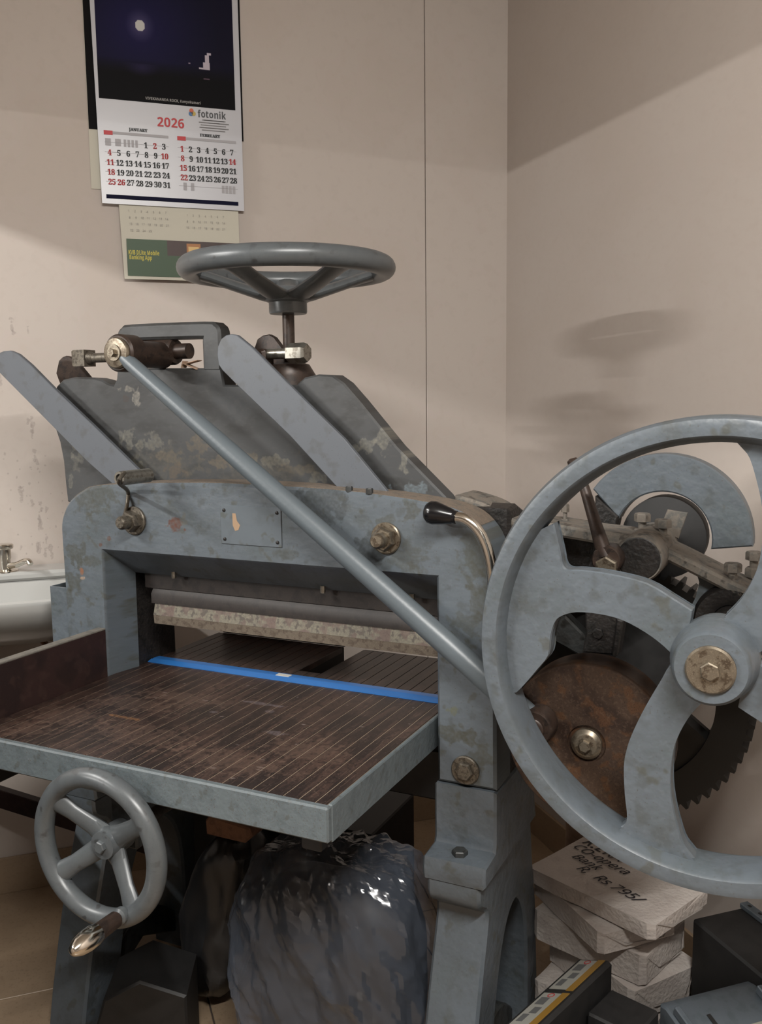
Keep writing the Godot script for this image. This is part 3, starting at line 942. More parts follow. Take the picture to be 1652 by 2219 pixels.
	var hc := Vector3(0.012, 1.785, -0.165)
	b.tube([Vector3(hc.x, 1.28, hc.z), Vector3(hc.x, 1.70, hc.z)], 0.0135, 20)
	put("clamp_spindle", b, M.brown_metal, G)
	b = MB.new()
	b.lathe(Vector3(hc.x, 1.50, hc.z), Vector3.UP, [Vector2(0.06, -0.1), Vector2(0.06, 0.05), Vector2(0.045, 0.075), Vector2(0.03, 0.08)], 28)
	put("spindle_nut", b, M.brown_metal, G)
	b = MB.new()
	b.torus(hc, Vector3.UP, 0.2170, 0.0245, 96, 20, 0.95)
	var hw := put("clamp_wheel", b, M.wheel_paint, G)
	for i in 5:
		b = MB.new()
		var t := deg_to_rad(22.8 + 72.0 * i)
		var d := Vector3(cos(t), 0, sin(t))
		var side := Vector3(-d.z, 0, d.x)
		var loops := []
		for q in [[0.018, -0.062, 0.030, 0.015], [0.06, -0.054, 0.030, 0.014], [0.12, -0.034, 0.027, 0.013], [0.18, -0.013, 0.028, 0.013], [0.212, -0.004, 0.036, 0.013]]:
			var L := PackedVector3Array()
			for n in 14:
				var an := TAU * n / 14
				L.push_back(hc + d * q[0] + Vector3.UP * (q[1] + sin(an) * q[3]) + side * cos(an) * q[2])
			loops.push_back(L)
		b.skin(loops)
		put("spoke", b, M.wheel_paint, hw)
	b = MB.new()
	b.lathe(hc, Vector3.UP, [Vector2(0.020, -0.100), Vector2(0.041, -0.098), Vector2(0.0425, -0.094), Vector2(0.0425, -0.074), Vector2(0.050, -0.070), Vector2(0.048, -0.055), Vector2(0.030, -0.040), Vector2(0.014, -0.036)], 36)
	put("hub", b, M.wheel_paint, hw)
	# sheet bracket of the wooden side rail
	b = MB.new()
	var r0 := Vector3(-1.0115, 0.4222, -0.1200)
	var r1 := Vector3(-0.4037, 0.3763, -0.1200)
	b.prism([Vector2(r0.x, r0.y), Vector2(r1.x, r1.y + 0.012), Vector2(r1.x, r1.y - 0.040), Vector2(r0.x, r0.y - 0.056)], "z", -0.145, -0.12, 0.002)
	put("wooden_rail", b, M.maroon, G)


# ---------------------------------------------------------------- wheels, arm and gears on the right
func build_wheelwork() -> void:
	var b := MB.new()
	var c := Vector3(0.9636, 1.0886, 0.0)
	# flywheel rim
	b.ring(Vector3(c.x, c.y, 0.0), Vector3(0, 0, 1), [Vector2(0.379, 0.095), Vector2(0.379, 0.165), Vector2(0.374, 0.178), Vector2(0.365, 0.181), Vector2(0.349, 0.180), Vector2(0.344, 0.175), Vector2(0.338, 0.155), Vector2(0.338, 0.110), Vector2(0.345, 0.092), Vector2(0.372, 0.090)], 144)
	var fw := put("flywheel", b, M.paint, G)
	var at := [Vector2(-0.2605, 0.2002), Vector2(-0.2548, 0.1773), Vector2(-0.2483, 0.1506), Vector2(-0.2441, 0.1315), Vector2(-0.2347, 0.1236), Vector2(-0.2118, 0.1245), Vector2(-0.1666, 0.1216), Vector2(-0.1079, 0.111), Vector2(-0.0648, 0.0884), Vector2(-0.0365, 0.0723)]
	var ab := [Vector2(-0.0479, -0.0147), Vector2(-0.0769, 0.0122), Vector2(-0.1061, 0.0319), Vector2(-0.143, 0.0488), Vector2(-0.1803, 0.0553), Vector2(-0.2184, 0.0549), Vector2(-0.243, 0.0463), Vector2(-0.2546, 0.0342), Vector2(-0.2622, 0.008), Vector2(-0.2658, -0.0243), Vector2(-0.284, -0.0506), Vector2(-0.308, -0.082), Vector2(-0.3203, -0.0959)]
	var A: Array = soft(at, 3) + soft(ab, 3) + arc(Vector2.ZERO, 0.352, 196, 150, 10)
	var cl := [Vector2(-0.0344, 0.0019), Vector2(-0.0675, -0.0208), Vector2(-0.0825, -0.0493), Vector2(-0.1032, -0.0905), Vector2(-0.1206, -0.132), Vector2(-0.1311, -0.1651), Vector2(-0.1356, -0.1976), Vector2(-0.1331, -0.245), Vector2(-0.1285, -0.2843), Vector2(-0.1342, -0.3016), Vector2(-0.1469, -0.3122)]
	var cr := [Vector2(-0.0174, -0.341), Vector2(-0.0284, -0.3292), Vector2(-0.0396, -0.3141), Vector2(-0.0514, -0.2771), Vector2(-0.0596, -0.2394), Vector2(-0.0621, -0.2007), Vector2(-0.0582, -0.1573), Vector2(-0.0484, -0.125), Vector2(-0.0317, -0.092), Vector2(-0.0116, -0.0665)]
	var D: Array = soft(cl, 3) + arc(Vector2.ZERO, 0.352, 241, 263, 6) + soft(cr, 3)
	for q in [[A, 0.0], [D, 0.0], [A, PI], [D, PI]]:
		b = MB.new()
		var P := []
		for p in q[0]:
			P.push_back(p.rotated(q[1]) + Vector2(c.x, c.y))
		b.prism(P, "z", 0.108, 0.152, 0.011)
		put("spoke", b, M.paint, fw)
	b = MB.new()
	b.lathe(Vector3(c.x, c.y, 0), Vector3(0, 0, 1), [Vector2(0.060, 0.09), Vector2(0.066, 0.13), Vector2(0.066, 0.165), Vector2(0.061, 0.178), Vector2(0.058, 0.205), Vector2(0.053, 0.211), Vector2(0.040, 0.211)], 48)
	put("hub", b, M.paint, fw)
	b = MB.new()
	b.lathe(Vector3(c.x, c.y, 0), Vector3(0, 0, 1), [Vector2(0.037, 0.20), Vector2(0.037, 0.216), Vector2(0.034, 0.219), Vector2(0.012, 0.219)], 40)
	b.hexa(Vector3(c.x, c.y, 0.218), Vector3(0, 0, 1), 0.015, 0.010, 0.4)
	put("shaft_end", b, M.brass, fw)
	b = MB.new()
	b.tube([Vector3(c.x, c.y, -0.36), Vector3(c.x, c.y, 0.10)], 0.03, 24)
	put("flywheel_shaft", b, M.grease, G)
	# crank disc with its pin
	var dc := Vector3(0.738, 0.872, 0.03)
	b = MB.new()
	b.lathe(dc, Vector3(0, 0, 1), [Vector2(0.05, -0.075), Vector2(0.150, -0.072), Vector2(0.150, -0.006), Vector2(0.146, 0.0), Vector2(0.035, 0.0), Vector2(0.033, -0.006), Vector2(0.02, -0.006)], 80)
	var cd := put("crank_disc", b, M.rust, G)
	b = MB.new()
	b.lathe(dc + Vector3(0, 0, -0.008), Vector3(0, 0, 1), [Vector2(0.028, 0), Vector2(0.028, 0.010), Vector2(0.022, 0.016), Vector2(0.018, 0.017)], 36)
	b.hexa(dc + Vector3(0, 0, 0.008), Vector3(0, 0, 1), 0.0115, 0.010, 0.3)
	put("disc_bolt", b, M.brass, cd)
	b = MB.new()
	var pin := Vector3(0.6522, 0.9026, 0.0500)
	b.lathe(Vector3(pin.x, pin.y, 0.028), Vector3(0, 0, 1), [Vector2(0.03, 0), Vector2(0.034, 0.004), Vector2(0.034, 0.040), Vector2(0.030, 0.046)], 32)
	b.lathe(Vector3(pin.x, pin.y, 0.074), Vector3(0, 0, 1), [Vector2(0.020, 0), Vector2(0.020, 0.006), Vector2(0.016, 0.009)], 24)
	put("crank_pin", b, M.brown_metal, cd)
	b = MB.new()
	b.tube([Vector3(dc.x, dc.y, -0.40), Vector3(dc.x, dc.y, -0.03)], 0.034, 24)
	put("crank_shaft", b, M.grease, G)
	# large toothed wheel
	var gc := Vector3(0.728, 0.872, -0.32)
	var outer := []
	var inner := []
	var N := 66
	for i in N:
		for q in [[0.0, 0.264], [0.24, 0.264], [0.40, 0.278], [0.62, 0.278], [0.78, 0.264]]:
			var t: float = TAU * (i + q[0]) / N
			outer.push_back(Vector3(cos(t), sin(t), 0) * q[1])
			inner.push_back(Vector3(cos(t), sin(t), 0) * 0.200)
	b = MB.new()
	var l0 := PackedVector3Array()
	var l1 := PackedVector3Array()
	var l2 := PackedVector3Array()
	var l3 := PackedVector3Array()
	for i in outer.size():
		l0.push_back(gc + outer[i] - Vector3(0, 0, 0.03))
		l1.push_back(gc + outer[i] + Vector3(0, 0, 0.03))
		l2.push_back(gc + inner[i] + Vector3(0, 0, 0.03))
		l3.push_back(gc + inner[i] - Vector3(0, 0, 0.03))
	b.crease = 25.0
	b.skin([l0, l1, l2, l3], false, false, true, true)
	var gear := put("gear_wheel", b, M.gear, G)
	for i in 3:
		b = MB.new()
		var t := deg_to_rad(82.0 + 120.0 * i)
		b.tbox(Transform3D(Basis(Vector3(0, 0, 1), t), gc + Vector3(cos(t), sin(t), 0) * 0.125), Vector3(0.19, 0.12, 0.04), 0.012)
		put("spoke", b, M.gear, gear)
	b = MB.new()
	b.lathe(gc, Vector3(0, 0, 1), [Vector2(0.05, -0.04), Vector2(0.07, -0.03), Vector2(0.07, 0.04), Vector2(0.05, 0.05)], 32)
	put("hub", b, M.gear, gear)
	# bracket arm: flange, web, boss and bearing
	b = MB.new()
	var fl: Array = soft([Vector2(0.4329, 1.301), Vector2(0.4488, 1.299), Vector2(0.4851, 1.29), Vector2(0.5094, 1.281), Vector2(0.5363, 1.266), Vector2(0.5619, 1.257), Vector2(0.5919, 1.254), Vector2(0.6351, 1.253), Vector2(0.713, 1.244), Vector2(0.7701, 1.24), Vector2(0.804, 1.234), Vector2(0.8409, 1.221), Vector2(0.8952, 1.197), Vector2(0.9546, 1.169), Vector2(1.029, 1.135), Vector2(1.082, 1.108)], 2)
	var rib := []
	for p in fl:
		rib.push_back(p + Vector2(0.0, -0.024))
	rib.reverse()
	b.prism(fl + rib, "z", -0.215, -0.10, 0.005)
	var arm := put("bracket_arm", b, M.dusty, G)
	b = MB.new()
	b.prism([Vector2(0.8374, 1.209), Vector2(0.8918, 1.187), Vector2(0.9524, 1.157), Vector2(1.044, 1.113), Vector2(1.047, 1.03), Vector2(0.9456, 1.019), Vector2(0.8863, 1.092), Vector2(0.9002, 1.124), Vector2(0.9059, 1.153), Vector2(0.8987, 1.175), Vector2(0.8836, 1.19), Vector2(0.8546, 1.193)], "z", -0.175, -0.13, 0.006)
	put("web", b, M.paint, arm)
	b = MB.new()
	b.prism([Vector2(0.5641, 1.25), Vector2(0.63, 1.24), Vector2(0.7118, 1.23), Vector2(0.7733, 1.22), Vector2(0.7961, 1.164), Vector2(0.7495, 1.106), Vector2(0.6689, 1.081), Vector2(0.5653, 1.091)], "z", -0.24, -0.19, 0.006)
	put("web", b, M.grease, arm)
	b = MB.new()
	var bc := Vector3(0.8103, 1.2056, -0.0400)
	b.lathe(Vector3(bc.x, bc.y, 0), Vector3(0, 0, 1), [Vector2(0.044, -0.22), Vector2(0.044, -0.05), Vector2(0.041, -0.042), Vector2(0.010, -0.042)], 44)
	put("boss", b, M.dusty, arm)
	b = MB.new()
	b.lathe(Vector3(bc.x, bc.y, 0), Vector3(0, 0, 1), [Vector2(0.0385, -0.05), Vector2(0.0385, -0.041), Vector2(0.036, -0.0395), Vector2(0.010, -0.0395)], 40)
	put("boss_face", b, M.grease, arm)
	# bearing of the flywheel shaft
	b = MB.new()
	b.ring(Vector3(c.x, c.y, 0), Vector3(0, 0, 1), [Vector2(0.031, -0.22), Vector2(0.062, -0.22), Vector2(0.066, -0.215), Vector2(0.066, -0.11), Vector2(0.060, -0.10), Vector2(0.044, -0.10), Vector2(0.031, -0.106)], 44)
	put("bearing", b, M.grease, arm)
	for p in [Vector3(0.9638, 1.1583, -0.1250), Vector3(0.9945, 1.1694, -0.2000), Vector3(0.7952, 1.2379, -0.1600), Vector3(0.8370, 1.2306, -0.1400), Vector3(0.6426, 1.2481, -0.1700)]:
		b = MB.new()
		var sz := 0.013 if p.x > 0.7 else 0.007
		b.hexa(p + Vector3(0, -0.012, 0), Vector3.UP, sz * 1.25, 0.018, 0.2)
		b.tube([p + Vector3(0, 0.003, 0), p + Vector3(0, 0.022, 0)], sz * 0.6, 12)
		b.hexa(p + Vector3(0, 0.020, 0), Vector3.UP, sz * 1.2, 0.016, 0.5)
		put("bolt", b, M.dusty, arm)
	# bent strap under the guard
	b = MB.new()
	b.prism([Vector2(0.8345, 1.277), Vector2(0.8722, 1.272), Vector2(0.8566, 1.221), Vector2(0.8199, 1.236)], "z", -0.212, -0.205, 0.001)
	put("strap", b, M.dusty, arm)
	# gear guard: half ring of sheet with a rim
	var gz := -0.30
	var gcc := Vector2(0.812, 1.205)
	var fo := arc(gcc, 0.174, 146, -2, 36)
	var fi := arc(gcc, 0.0965, -10, 158, 30)
	b = MB.new()
	b.prism(fo + fi, "z", gz - 0.055, gz, 0.003)
	put("gear_guard", b, M.paint, G)
	b = MB.new()
	b.lathe(Vector3(gcc.x, gcc.y, 0), Vector3(0, 0, 1), [Vector2(0.03, -0.38), Vector2(0.085, -0.37), Vector2(0.085, -0.315), Vector2(0.03, -0.305)], 40)
	put("pinion", b, M.black, G)
	b = MB.new()
	b.tube([Vector3(gcc.x, gcc.y, -0.38), Vector3(bc.x, bc.y, -0.15)], 0.022, 20)
	put("pinion_shaft", b, M.grease, G)
	b = MB.new()
	b.prism([Vector2(0.675, 1.289), Vector2(0.7237, 1.247), Vector2(0.7194, 1.223), Vector2(0.6761, 1.226)], "z", -0.34, -0.29, 0.003)
	put("guard_bracket", b, M.grease, G)
	# locking lever on the boss
	b = MB.new()
	var p0 := Vector3(0.7571, 1.2121, -0.0100)
	var p1 := Vector3(0.7163, 1.3306, -0.0200)
	var p2 := Vector3(0.6946, 1.3763, -0.0300)
	b.tube([p0, p0.lerp(p1, 0.5), p1, p2], [0.015, 0.0115, 0.0095, 0.009], 16)
	b.lathe(Vector3(p0.x + 0.004, p0.y - 0.006, -0.04), Vector3(0, 0, 1), [Vector2(0.026, 0), Vector2(0.027, 0.036), Vector2(0.024, 0.042)], 28)
	b.lathe(p2 - Vector3(0, 0.004, 0), Vector3(-0.3, 1, 0), [Vector2(0.007, -0.004), Vector2(0.0115, 0.002), Vector2(0.0115, 0.010), Vector2(0.006, 0.014)], 16)
	var ll := put("locking_lever", b, M.brown_metal, G)
	screw("nut", Vector3(0.7632, 1.1944, 0.0020), Vector3(0, 0, 1), 0.021, 0.014, M.brass, ll, 0.0, 0.0, 0.5)
	# linkage seen through the flywheel
	b = MB.new()
	b.prism([Vector2(0.7083, 1.093), Vector2(0.7661, 1.098), Vector2(0.7727, 1.068), Vector2(0.7635, 1.014), Vector2(0.7043, 1.012), Vector2(0.7107, 1.053)], "z", -0.10, -0.07, 0.003)
	b.prism([Vector2(0.7692, 1.087), Vector2(0.7827, 1.084), Vector2(0.7739, 1.018), Vector2(0.7614, 1.007)], "z", -0.10, -0.06, 0.003)
	var lk := put("pawl_link", b, M.grease, G)
	screw("bolt", Vector3(0.7343, 1.0534, -0.0700), Vector3(0, 0, 1), 0.011, 0.007, M.grease, lk)
	b = MB.new()
	b.prism([Vector2(0.6315, 1.054), Vector2(0.6502, 1.061), Vector2(0.7111, 1.006), Vector2(0.7118, 0.9679), Vector2(0.6082, 1.014)], "z", -0.19, -0.15, 0.004)
	put("tie_bar", b, M.dark_paint, G)
	b = MB.new()
	b.prism([Vector2(0.5524, 1.048), Vector2(0.8625, 1.065), Vector2(0.8666, 0.9139), Vector2(0.797, 0.8756), Vector2(0.5544, 0.8218)], "z", -0.262, -0.25, 0.002)
	put("gear_shield", b, M.black, G)
	# front hand wheel of the back-gauge screw, with a crank handle
	var h := Vector3(-0.036, 0.706, 0.45)
	b = MB.new()
	b.torus(h, Vector3(0, 0, 1), 0.1305, 0.0180, 80, 18, 1.0)
	var hw := put("gauge_wheel", b, M.wheel_paint, G)
	for q in [Vector2(-0.1374, 0.7781), Vector2(0.0527, 0.7627), Vector2(-0.1451, 0.6285), Vector2(0.0258, 0.6193)]:
		var d := (Vector3(q.x, q.y, h.z) - h)
		d.z = 0
		d = d.normalized()
		b = MB.new()
		var loops := []
		for w in [[0.01, -0.030, 0.026, 0.013], [0.04, -0.026, 0.019, 0.012], [0.085, -0.012, 0.0165, 0.011], [0.112, -0.004, 0.020, 0.012], [0.130, 0.0, 0.028, 0.013]]:
			var L := PackedVector3Array()
			var sd := Vector3(-d.y, d.x, 0)
			for n in 12:
				var an := TAU * n / 12
				L.push_back(h + d * w[0] + Vector3(0, 0, w[1] + sin(an) * w[3]) + sd * cos(an) * w[2])
			loops.push_back(L)
		b.skin(loops)
		put("spoke", b, M.wheel_paint, hw)
	b = MB.new()
	b.lathe(h - Vector3(0, 0, 0.034), Vector3(0, 0, 1), [Vector2(0.028, -0.03), Vector2(0.030, 0.012), Vector2(0.026, 0.018), Vector2(0.0255, 0.026), Vector2(0.010, 0.028)], 32)
	b.hexa(h + Vector3(0, 0, -0.007), Vector3(0, 0, 1), 0.0115, 0.009, 0.2)
	put("hub", b, M.wheel_paint, hw)
	b = MB.new()
	var cp := Vector3(0.0254, 0.6028, 0.4600)
	b.lathe(cp, Vector3(0, 0, 1), [Vector2(0.008, -0.005), Vector2(0.0145, 0.004), Vector2(0.0145, 0.014), Vector2(0.010, 0.018)], 20)
	put("crank_collar", b, M.wheel_paint, hw)
	b = MB.new()
	b.lathe(cp + Vector3(0, 0, 0.017), Vector3(0, 0, 1), [Vector2(0.010, 0), Vector2(0.0145, 0.006), Vector2(0.0155, 0.045), Vector2(0.0165, 0.052)], 24)
	var ch := put("crank_handle", b, M.brown_metal, hw)
	b = MB.new()
	b.lathe(cp + Vector3(0, 0, 0.068), Vector3(0, 0, 1), [Vector2(0.0166, 0), Vector2(0.019, 0.012), Vector2(0.019, 0.028), Vector2(0.0155, 0.045), Vector2(0.009, 0.057), Vector2(0.004, 0.060)], 24)
	put("polished_grip", b, M.chrome, ch)
	b = MB.new()
	b.tube([Vector3(h.x, h.y, -0.25), Vector3(h.x, h.y, 0.42)], 0.012, 16)
	put("gauge_screw", b, M.grease, G)
	b = MB.new()
	b.box(Vector3(h.x - 0.03, h.y - 0.03, 0.36), Vector3(h.x + 0.03, 0.792, 0.385), 0.004)
	put("screw_hanger", b, M.dark_paint, G)


# ---------------------------------------------------------------- table of the machine
func build_bed() -> void:
	var b := MB.new()
	b.box(Vector3(-0.405, 0.795, -0.145), Vector3(0.405, 0.8493, 0.40), 0.001)
	var bed := put("table_bed", b, M.dust_fill, G)
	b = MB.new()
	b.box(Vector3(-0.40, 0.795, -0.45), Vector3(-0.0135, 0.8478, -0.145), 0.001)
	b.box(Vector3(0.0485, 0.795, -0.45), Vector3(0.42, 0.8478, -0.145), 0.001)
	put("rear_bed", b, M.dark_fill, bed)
	b = MB.new()
	b.box(Vector3(-0.014, 0.78, -0.45), Vector3(0.049, 0.80, -0.145), 0.001)
	put("slot_floor", b, M.black, bed)
	var x := 0.384 - 0.0305 * 26
	var edges := [-0.407]
	while x < 0.40:
		if x > -0.40:
			edges.push_back(x)
		x += 0.0305
	edges.push_back(0.4055)
	for i in edges.size() - 1:
		var x0: float = edges[i] + 0.00075
		var x1: float = edges[i + 1] - 0.00075
		var back := -0.44
		if x1 > -0.012 and x0 < 0.047:
			back = -0.215
		b = MB.new()
		b.box(Vector3(x0, 0.835, back), Vector3(x1, 0.85, 0.402), 0.0005)
		b.planar_uv(Vector2(-0.42, 0.42), Vector2(0.42, -0.45), "y")
		put("plank", b, M.bed, bed)
	b = MB.new()
	b.box(Vector3(-0.43, 0.790, 0.400), Vector3(0.4145, 0.8506, 0.4145), 0.003)
	put("front_edge", b, M.edge_paint, bed)
	b = MB.new()
	b.box(Vector3(0.4056, 0.786, -0.08), Vector3(0.4145, 0.8503, 0.3998), 0.002)
	put("side_edge", b, M.edge_paint, bed)
	b = MB.new()
	b.box(Vector3(-0.40, 0.74, -0.10), Vector3(-0.36, 0.795, 0.38), 0.003)
	put("bearer", b, M.black, bed)
	b = MB.new()
	b.box(Vector3(0.33, 0.74, -0.10), Vector3(0.37, 0.795, 0.36), 0.003)
	put("bearer", b, M.black, bed)
	# side gauge board on the left
	b = MB.new()
	b.box(Vector3(-0.431, 0.80, 0.004), Vector3(-0.4085, 0.962, 0.42), 0.001)
	var sb := put("side_gauge", b, M.maroon, G)
	b = MB.new()
	b.box(Vector3(-0.4315, 0.9615, 0.0035), Vector3(-0.408, 0.9665, 0.4205), 0.0015)
	put("top_edge", b, M.board_top, sb)
	# back gauge
	b = MB.new()
	b.box(Vector3(-0.395, 0.8505, -0.475), Vector3(-0.006, 0.96, -0.44), 0.003)
	put("back_gauge", b, M.black, G)
	# blue strip across the table
	var o := thing("plastic_strip", "bright blue plastic strip lying across the wooden cutting table", "strip", Vector3(-0.397, 0.8502, -0.150))
	b = MB.new()
	b.prism([Vector2(0.024, 0.0), Vector2(0.024, 0.002), Vector2(0.010, 0.0055), Vector2(0.006, 0.0035), Vector2(0.002, 0.0055), Vector2(-0.020, 0.004), Vector2(-0.022, 0.0)], "x", 0.0, 0.802, 0.0004)
	put("strip_body", b, M.blue, o)
	b = MB.new()
	b.box(Vector3(0.362, 0.0045, -0.012), Vector3(0.398, 0.0058, 0.004), 0.0002)
	put("white_sticker", b, M.white_plastic, o)


# ---------------------------------------------------------------- calendars
var fonts := {}


func word(s: String, height: float, bold := false, serif := false) -> Mesh:
	var key := "%s%s" % [bold, serif]
	if not fonts.has(key):
		var f := SystemFont.new()
		f.font_names = PackedStringArray(["Droid Serif" if serif else "Droid Sans"])
		f.font_weight = 700 if bold else 400
		fonts[key] = f
	var t := TextMesh.new()
	t.text = s
	t.font = fonts[key]
	t.font_size = 48
	t.pixel_size = height / 34.0
	t.depth = 0.0004
	t.curve_step = 1.0
	return t


func lettering(called: String, items: Array, m: Material, parent: Node) -> void:
	# items: [text, centre u, centre y, height, bold, serif, stretch]
	var st := SurfaceTool.new()
	st.begin(Mesh.PRIMITIVE_TRIANGLES)
	for q in items:
		var w := word(q[0], q[3], q[4], q[5])
		for dx in ([-0.0006, 0.0006] if q[5] else [0.0]):
			st.append_from(w, 0, Transform3D(Basis().scaled(Vector3(q[6], 1, 1)), Vector3(q[1] + dx, q[2], 0.0)))
	put_mesh(called, st.commit(), m, parent)


func sheet_quad(lo: Vector2, hi: Vector2, z: float) -> MB:
	var b := MB.new()
	b.box(Vector3(lo.x, lo.y, z - 0.0006), Vector3(hi.x, hi.y, z), 0.0)
	b.planar_uv(lo, hi)
	return b


func matte(m: StandardMaterial3D) -> StandardMaterial3D:
	m.metallic_specular = 0.2
	return m


func build_calendars() -> void:
	var B := Basis(Vector3(S2, 0, -S2), Vector3.UP, Vector3(S2, 0, S2))
	var white := mat(Color(0.71, 0.71, 0.73), 0.3)
	var cream := mat(Color(0.72, 0.70, 0.64), 0.55)
	var ink := mat(Color(0.07, 0.07, 0.075), 0.5)
	var soft_ink := mat(Color(0.45, 0.44, 0.44), 0.5)
	var red := mat(Color(0.70, 0.12, 0.14), 0.5)
	var navy := matte(mat(Color(0.06, 0.065, 0.16), 0.6))
	# rear calendar, mostly hidden
	var o := thing("wall_calendar", "dark-pictured wall calendar mostly hidden behind the white two-month calendar", "calendar", on_wall(-0.015, 2.76, 0.003), B)
	var b := sheet_quad(Vector2(-0.229, -0.645), Vector2(0.215, 0.0), 0.0)
	put("sheet", b, cream, o)
	b = sheet_quad(Vector2(-0.228, -0.478), Vector2(0.224, -0.0), 0.0012)
	put("dark_picture", b, matte(mat(Color(0.05, 0.042, 0.045), 0.6)), o)
	# lower calendar with a green advert
	o = thing("wall_calendar", "cream calendar sheet with a green bank advert below the white calendar", "calendar", on_wall(0.0, 2.76, 0.006), Basis(Vector3(0, 0, 1), 0.0) * B)
	b = MB.new()
	var L0 := PackedVector3Array()
	var rows := []
	for side in [0, 1]:
		pass
	var n := 14
	for i in n + 1:
		var t := float(i) / n
		var y := lerpf(0.0, -0.902, t)
		var z := 0.002 + 0.012 * t * t
		var L := PackedVector3Array()
		var xl := lerpf(-0.190, -0.163, t)
		for j in 9:
			L.push_back(Vector3(lerpf(xl, 0.184, j / 8.0), y, z))
		for j in range(8, -1, -1):
			L.push_back(Vector3(lerpf(xl, 0.184, j / 8.0), y, z - 0.0006))
		rows.push_back(L)
	b.skin(rows)
	put("sheet", b, cream, o)
	var gz := 0.0155
	var im := Image.create(256, 96, false, Image.FORMAT_RGB8)
	im.fill(Color(0.17, 0.27, 0.15))
	im.fill_rect(Rect2i(90, 0, 166, 40), Color(0.22, 0.13, 0.11))
	im.fill_rect(Rect2i(120, 0, 136, 96), Color(0.20, 0.12, 0.10))
	im.fill_rect(Rect2i(134, 6, 32, 90), Color(0.62, 0.40, 0.20))
	im.fill_rect(Rect2i(138, 14, 24, 20), Color(0.80, 0.66, 0.42))
	im.fill_rect(Rect2i(138, 42, 24, 24), Color(0.76, 0.62, 0.38))
	im.fill_rect(Rect2i(0, 66, 124, 30), Color(0.17, 0.27, 0.15))
	b = sheet_quad(Vector2(-0.153, -0.893), Vector2(0.182, -0.786), gz)
	put("advert_print", b, mat(tex(im), 0.5), o)
	lettering("advert_heading", [["KVB DLite Mobile", -0.104, -0.825, 0.0125, true, false, 0.62], ["Banking App", -0.114, -0.839, 0.0125, true, false, 0.62]], mat(Color(0.72, 0.66, 0.16), 0.5), put_mount(o, gz))
	var dots := []
	for i in 4:
		for j in 7:
			if i == 3 and j > 3:
				continue
			dots.push_back([str(i * 7 + j + 1), -0.142 + j * 0.0178 + i * 0.002, -0.705 - i * 0.0185, 0.006, false, false, 1.0])
			if i < 3:
				dots.push_back([str(i * 7 + j + 1), 0.028 + j * 0.0182, -0.709 - i * 0.018, 0.006, false, false, 1.0])
	lettering("faint_print", dots, mat(Color(0.60, 0.58, 0.56), 0.6), put_mount(o, 0.0128))
	# the white calendar in front
	o = thing("wall_calendar", "white two-month wall calendar for 2026 with a dark moonlit sea picture", "calendar", on_wall(0.0, 2.76, 0.012), B * Basis(Vector3(1, 0, 0), -0.012))
	b = MB.new()
	rows = []
	for i in 25:
		var t := i / 24.0
		var y := lerpf(0.0, -0.688, t)
		var L := PackedVector3Array()
		var xl := lerpf(-0.226, -0.2165, t)
		for j in 13:
			var s := j / 12.0
			L.push_back(Vector3(lerpf(xl, 0.2015, s), y + 0.0, 0.0))
		for j in range(12, -1, -1):
			var s := j / 12.0
			L.push_back(Vector3(lerpf(xl, 0.2015, s), y, -0.0007))
		rows.push_back(L)
	b.skin(rows)
	put("sheet", b, white, o)
	var ph := Image.create(256, 208, false, Image.FORMAT_RGB8)
	for y in 208:
		for x in 256:
			var c := Color(0.075, 0.07, 0.14).lerp(Color(0.12, 0.105, 0.26), clampf(1.0 - Vector2((x - 76) / 150.0, (y - 90) / 120.0).length(), 0, 1))
			c = c.lerp(Color(0.05, 0.045, 0.055), clampf((y - 140) / 24.0, 0, 1))
			if y > 146:
				c = c.lerp(Color(0.15, 0.13, 0.24), clampf(1.0 - Vector2((x - 80) / 34.0, (y - 152) / 16.0).length(), 0, 1))
			var d := Vector2(x - 80, (y - 86)).length()
			c = c.lerp(Color(0.42, 0.40, 0.50), clampf(1.0 - d / 28.0, 0, 1) * 0.6)
			if d < 9.0:
				c = Color(0.74, 0.73, 0.72)
			ph.set_pixel(x, y, c)
	for q in [[204, 118, 8, 4], [200, 122, 8, 16], [196, 134, 13, 12], [188, 143, 20, 3]]:
		ph.fill_rect(Rect2i(q[0], q[1], q[2], q[3]), Color(0.70, 0.66, 0.70))
	ph.fill_rect(Rect2i(196, 160, 12, 2), Color(0.35, 0.28, 0.33))
	ph.fill_rect(Rect2i(168, 137, 4, 2), Color(0.55, 0.5, 0.55))
	b = sheet_quad(Vector2(-0.2115, -0.3935), Vector2(0.184, -0.03), 0.0008)
	put("moonlit_picture", b, matte(mat(tex(ph), 0.55)), o)
	var pm := put_mount(o, 0.0009)
	lettering("picture_caption", [["VIVEKANANDA ROCK, Kanyakumari", 0.0, -0.382, 0.0075, true, false, 0.9]], mat(Color(0.55, 0.54, 0.53), 0.5), pm)
	b = sheet_quad(Vector2(-0.204, -0.6735), Vector2(0.184, -0.662), 0.0006)
	put("navy_bar", b, navy, o)
	lettering("year_print", [["2026", -0.010, -0.446, 0.026, true, false, 1.0]], red, pm)
	lettering("logo_print", [["fotonik", 0.112, -0.413, 0.020, true, false, 0.85]], mat(Color(0.22, 0.22, 0.23), 0.5), pm)
	for q in [[0.052, -0.406, Color(0.75, 0.35, 0.20)], [0.058, -0.414, Color(0.70, 0.60, 0.25)], [0.050, -0.415, Color(0.20, 0.40, 0.60)]]:
		b = MB.new()
		b.lathe(Vector3(q[0], q[1], 0), Vector3(0, 0, 1), [Vector2(0.0065, 0.0), Vector2(0.0065, 0.0005)], 16)
		put("logo_dot", b, mat(q[2], 0.5), pm)
	# lines of small print under the logo
	b = MB.new()
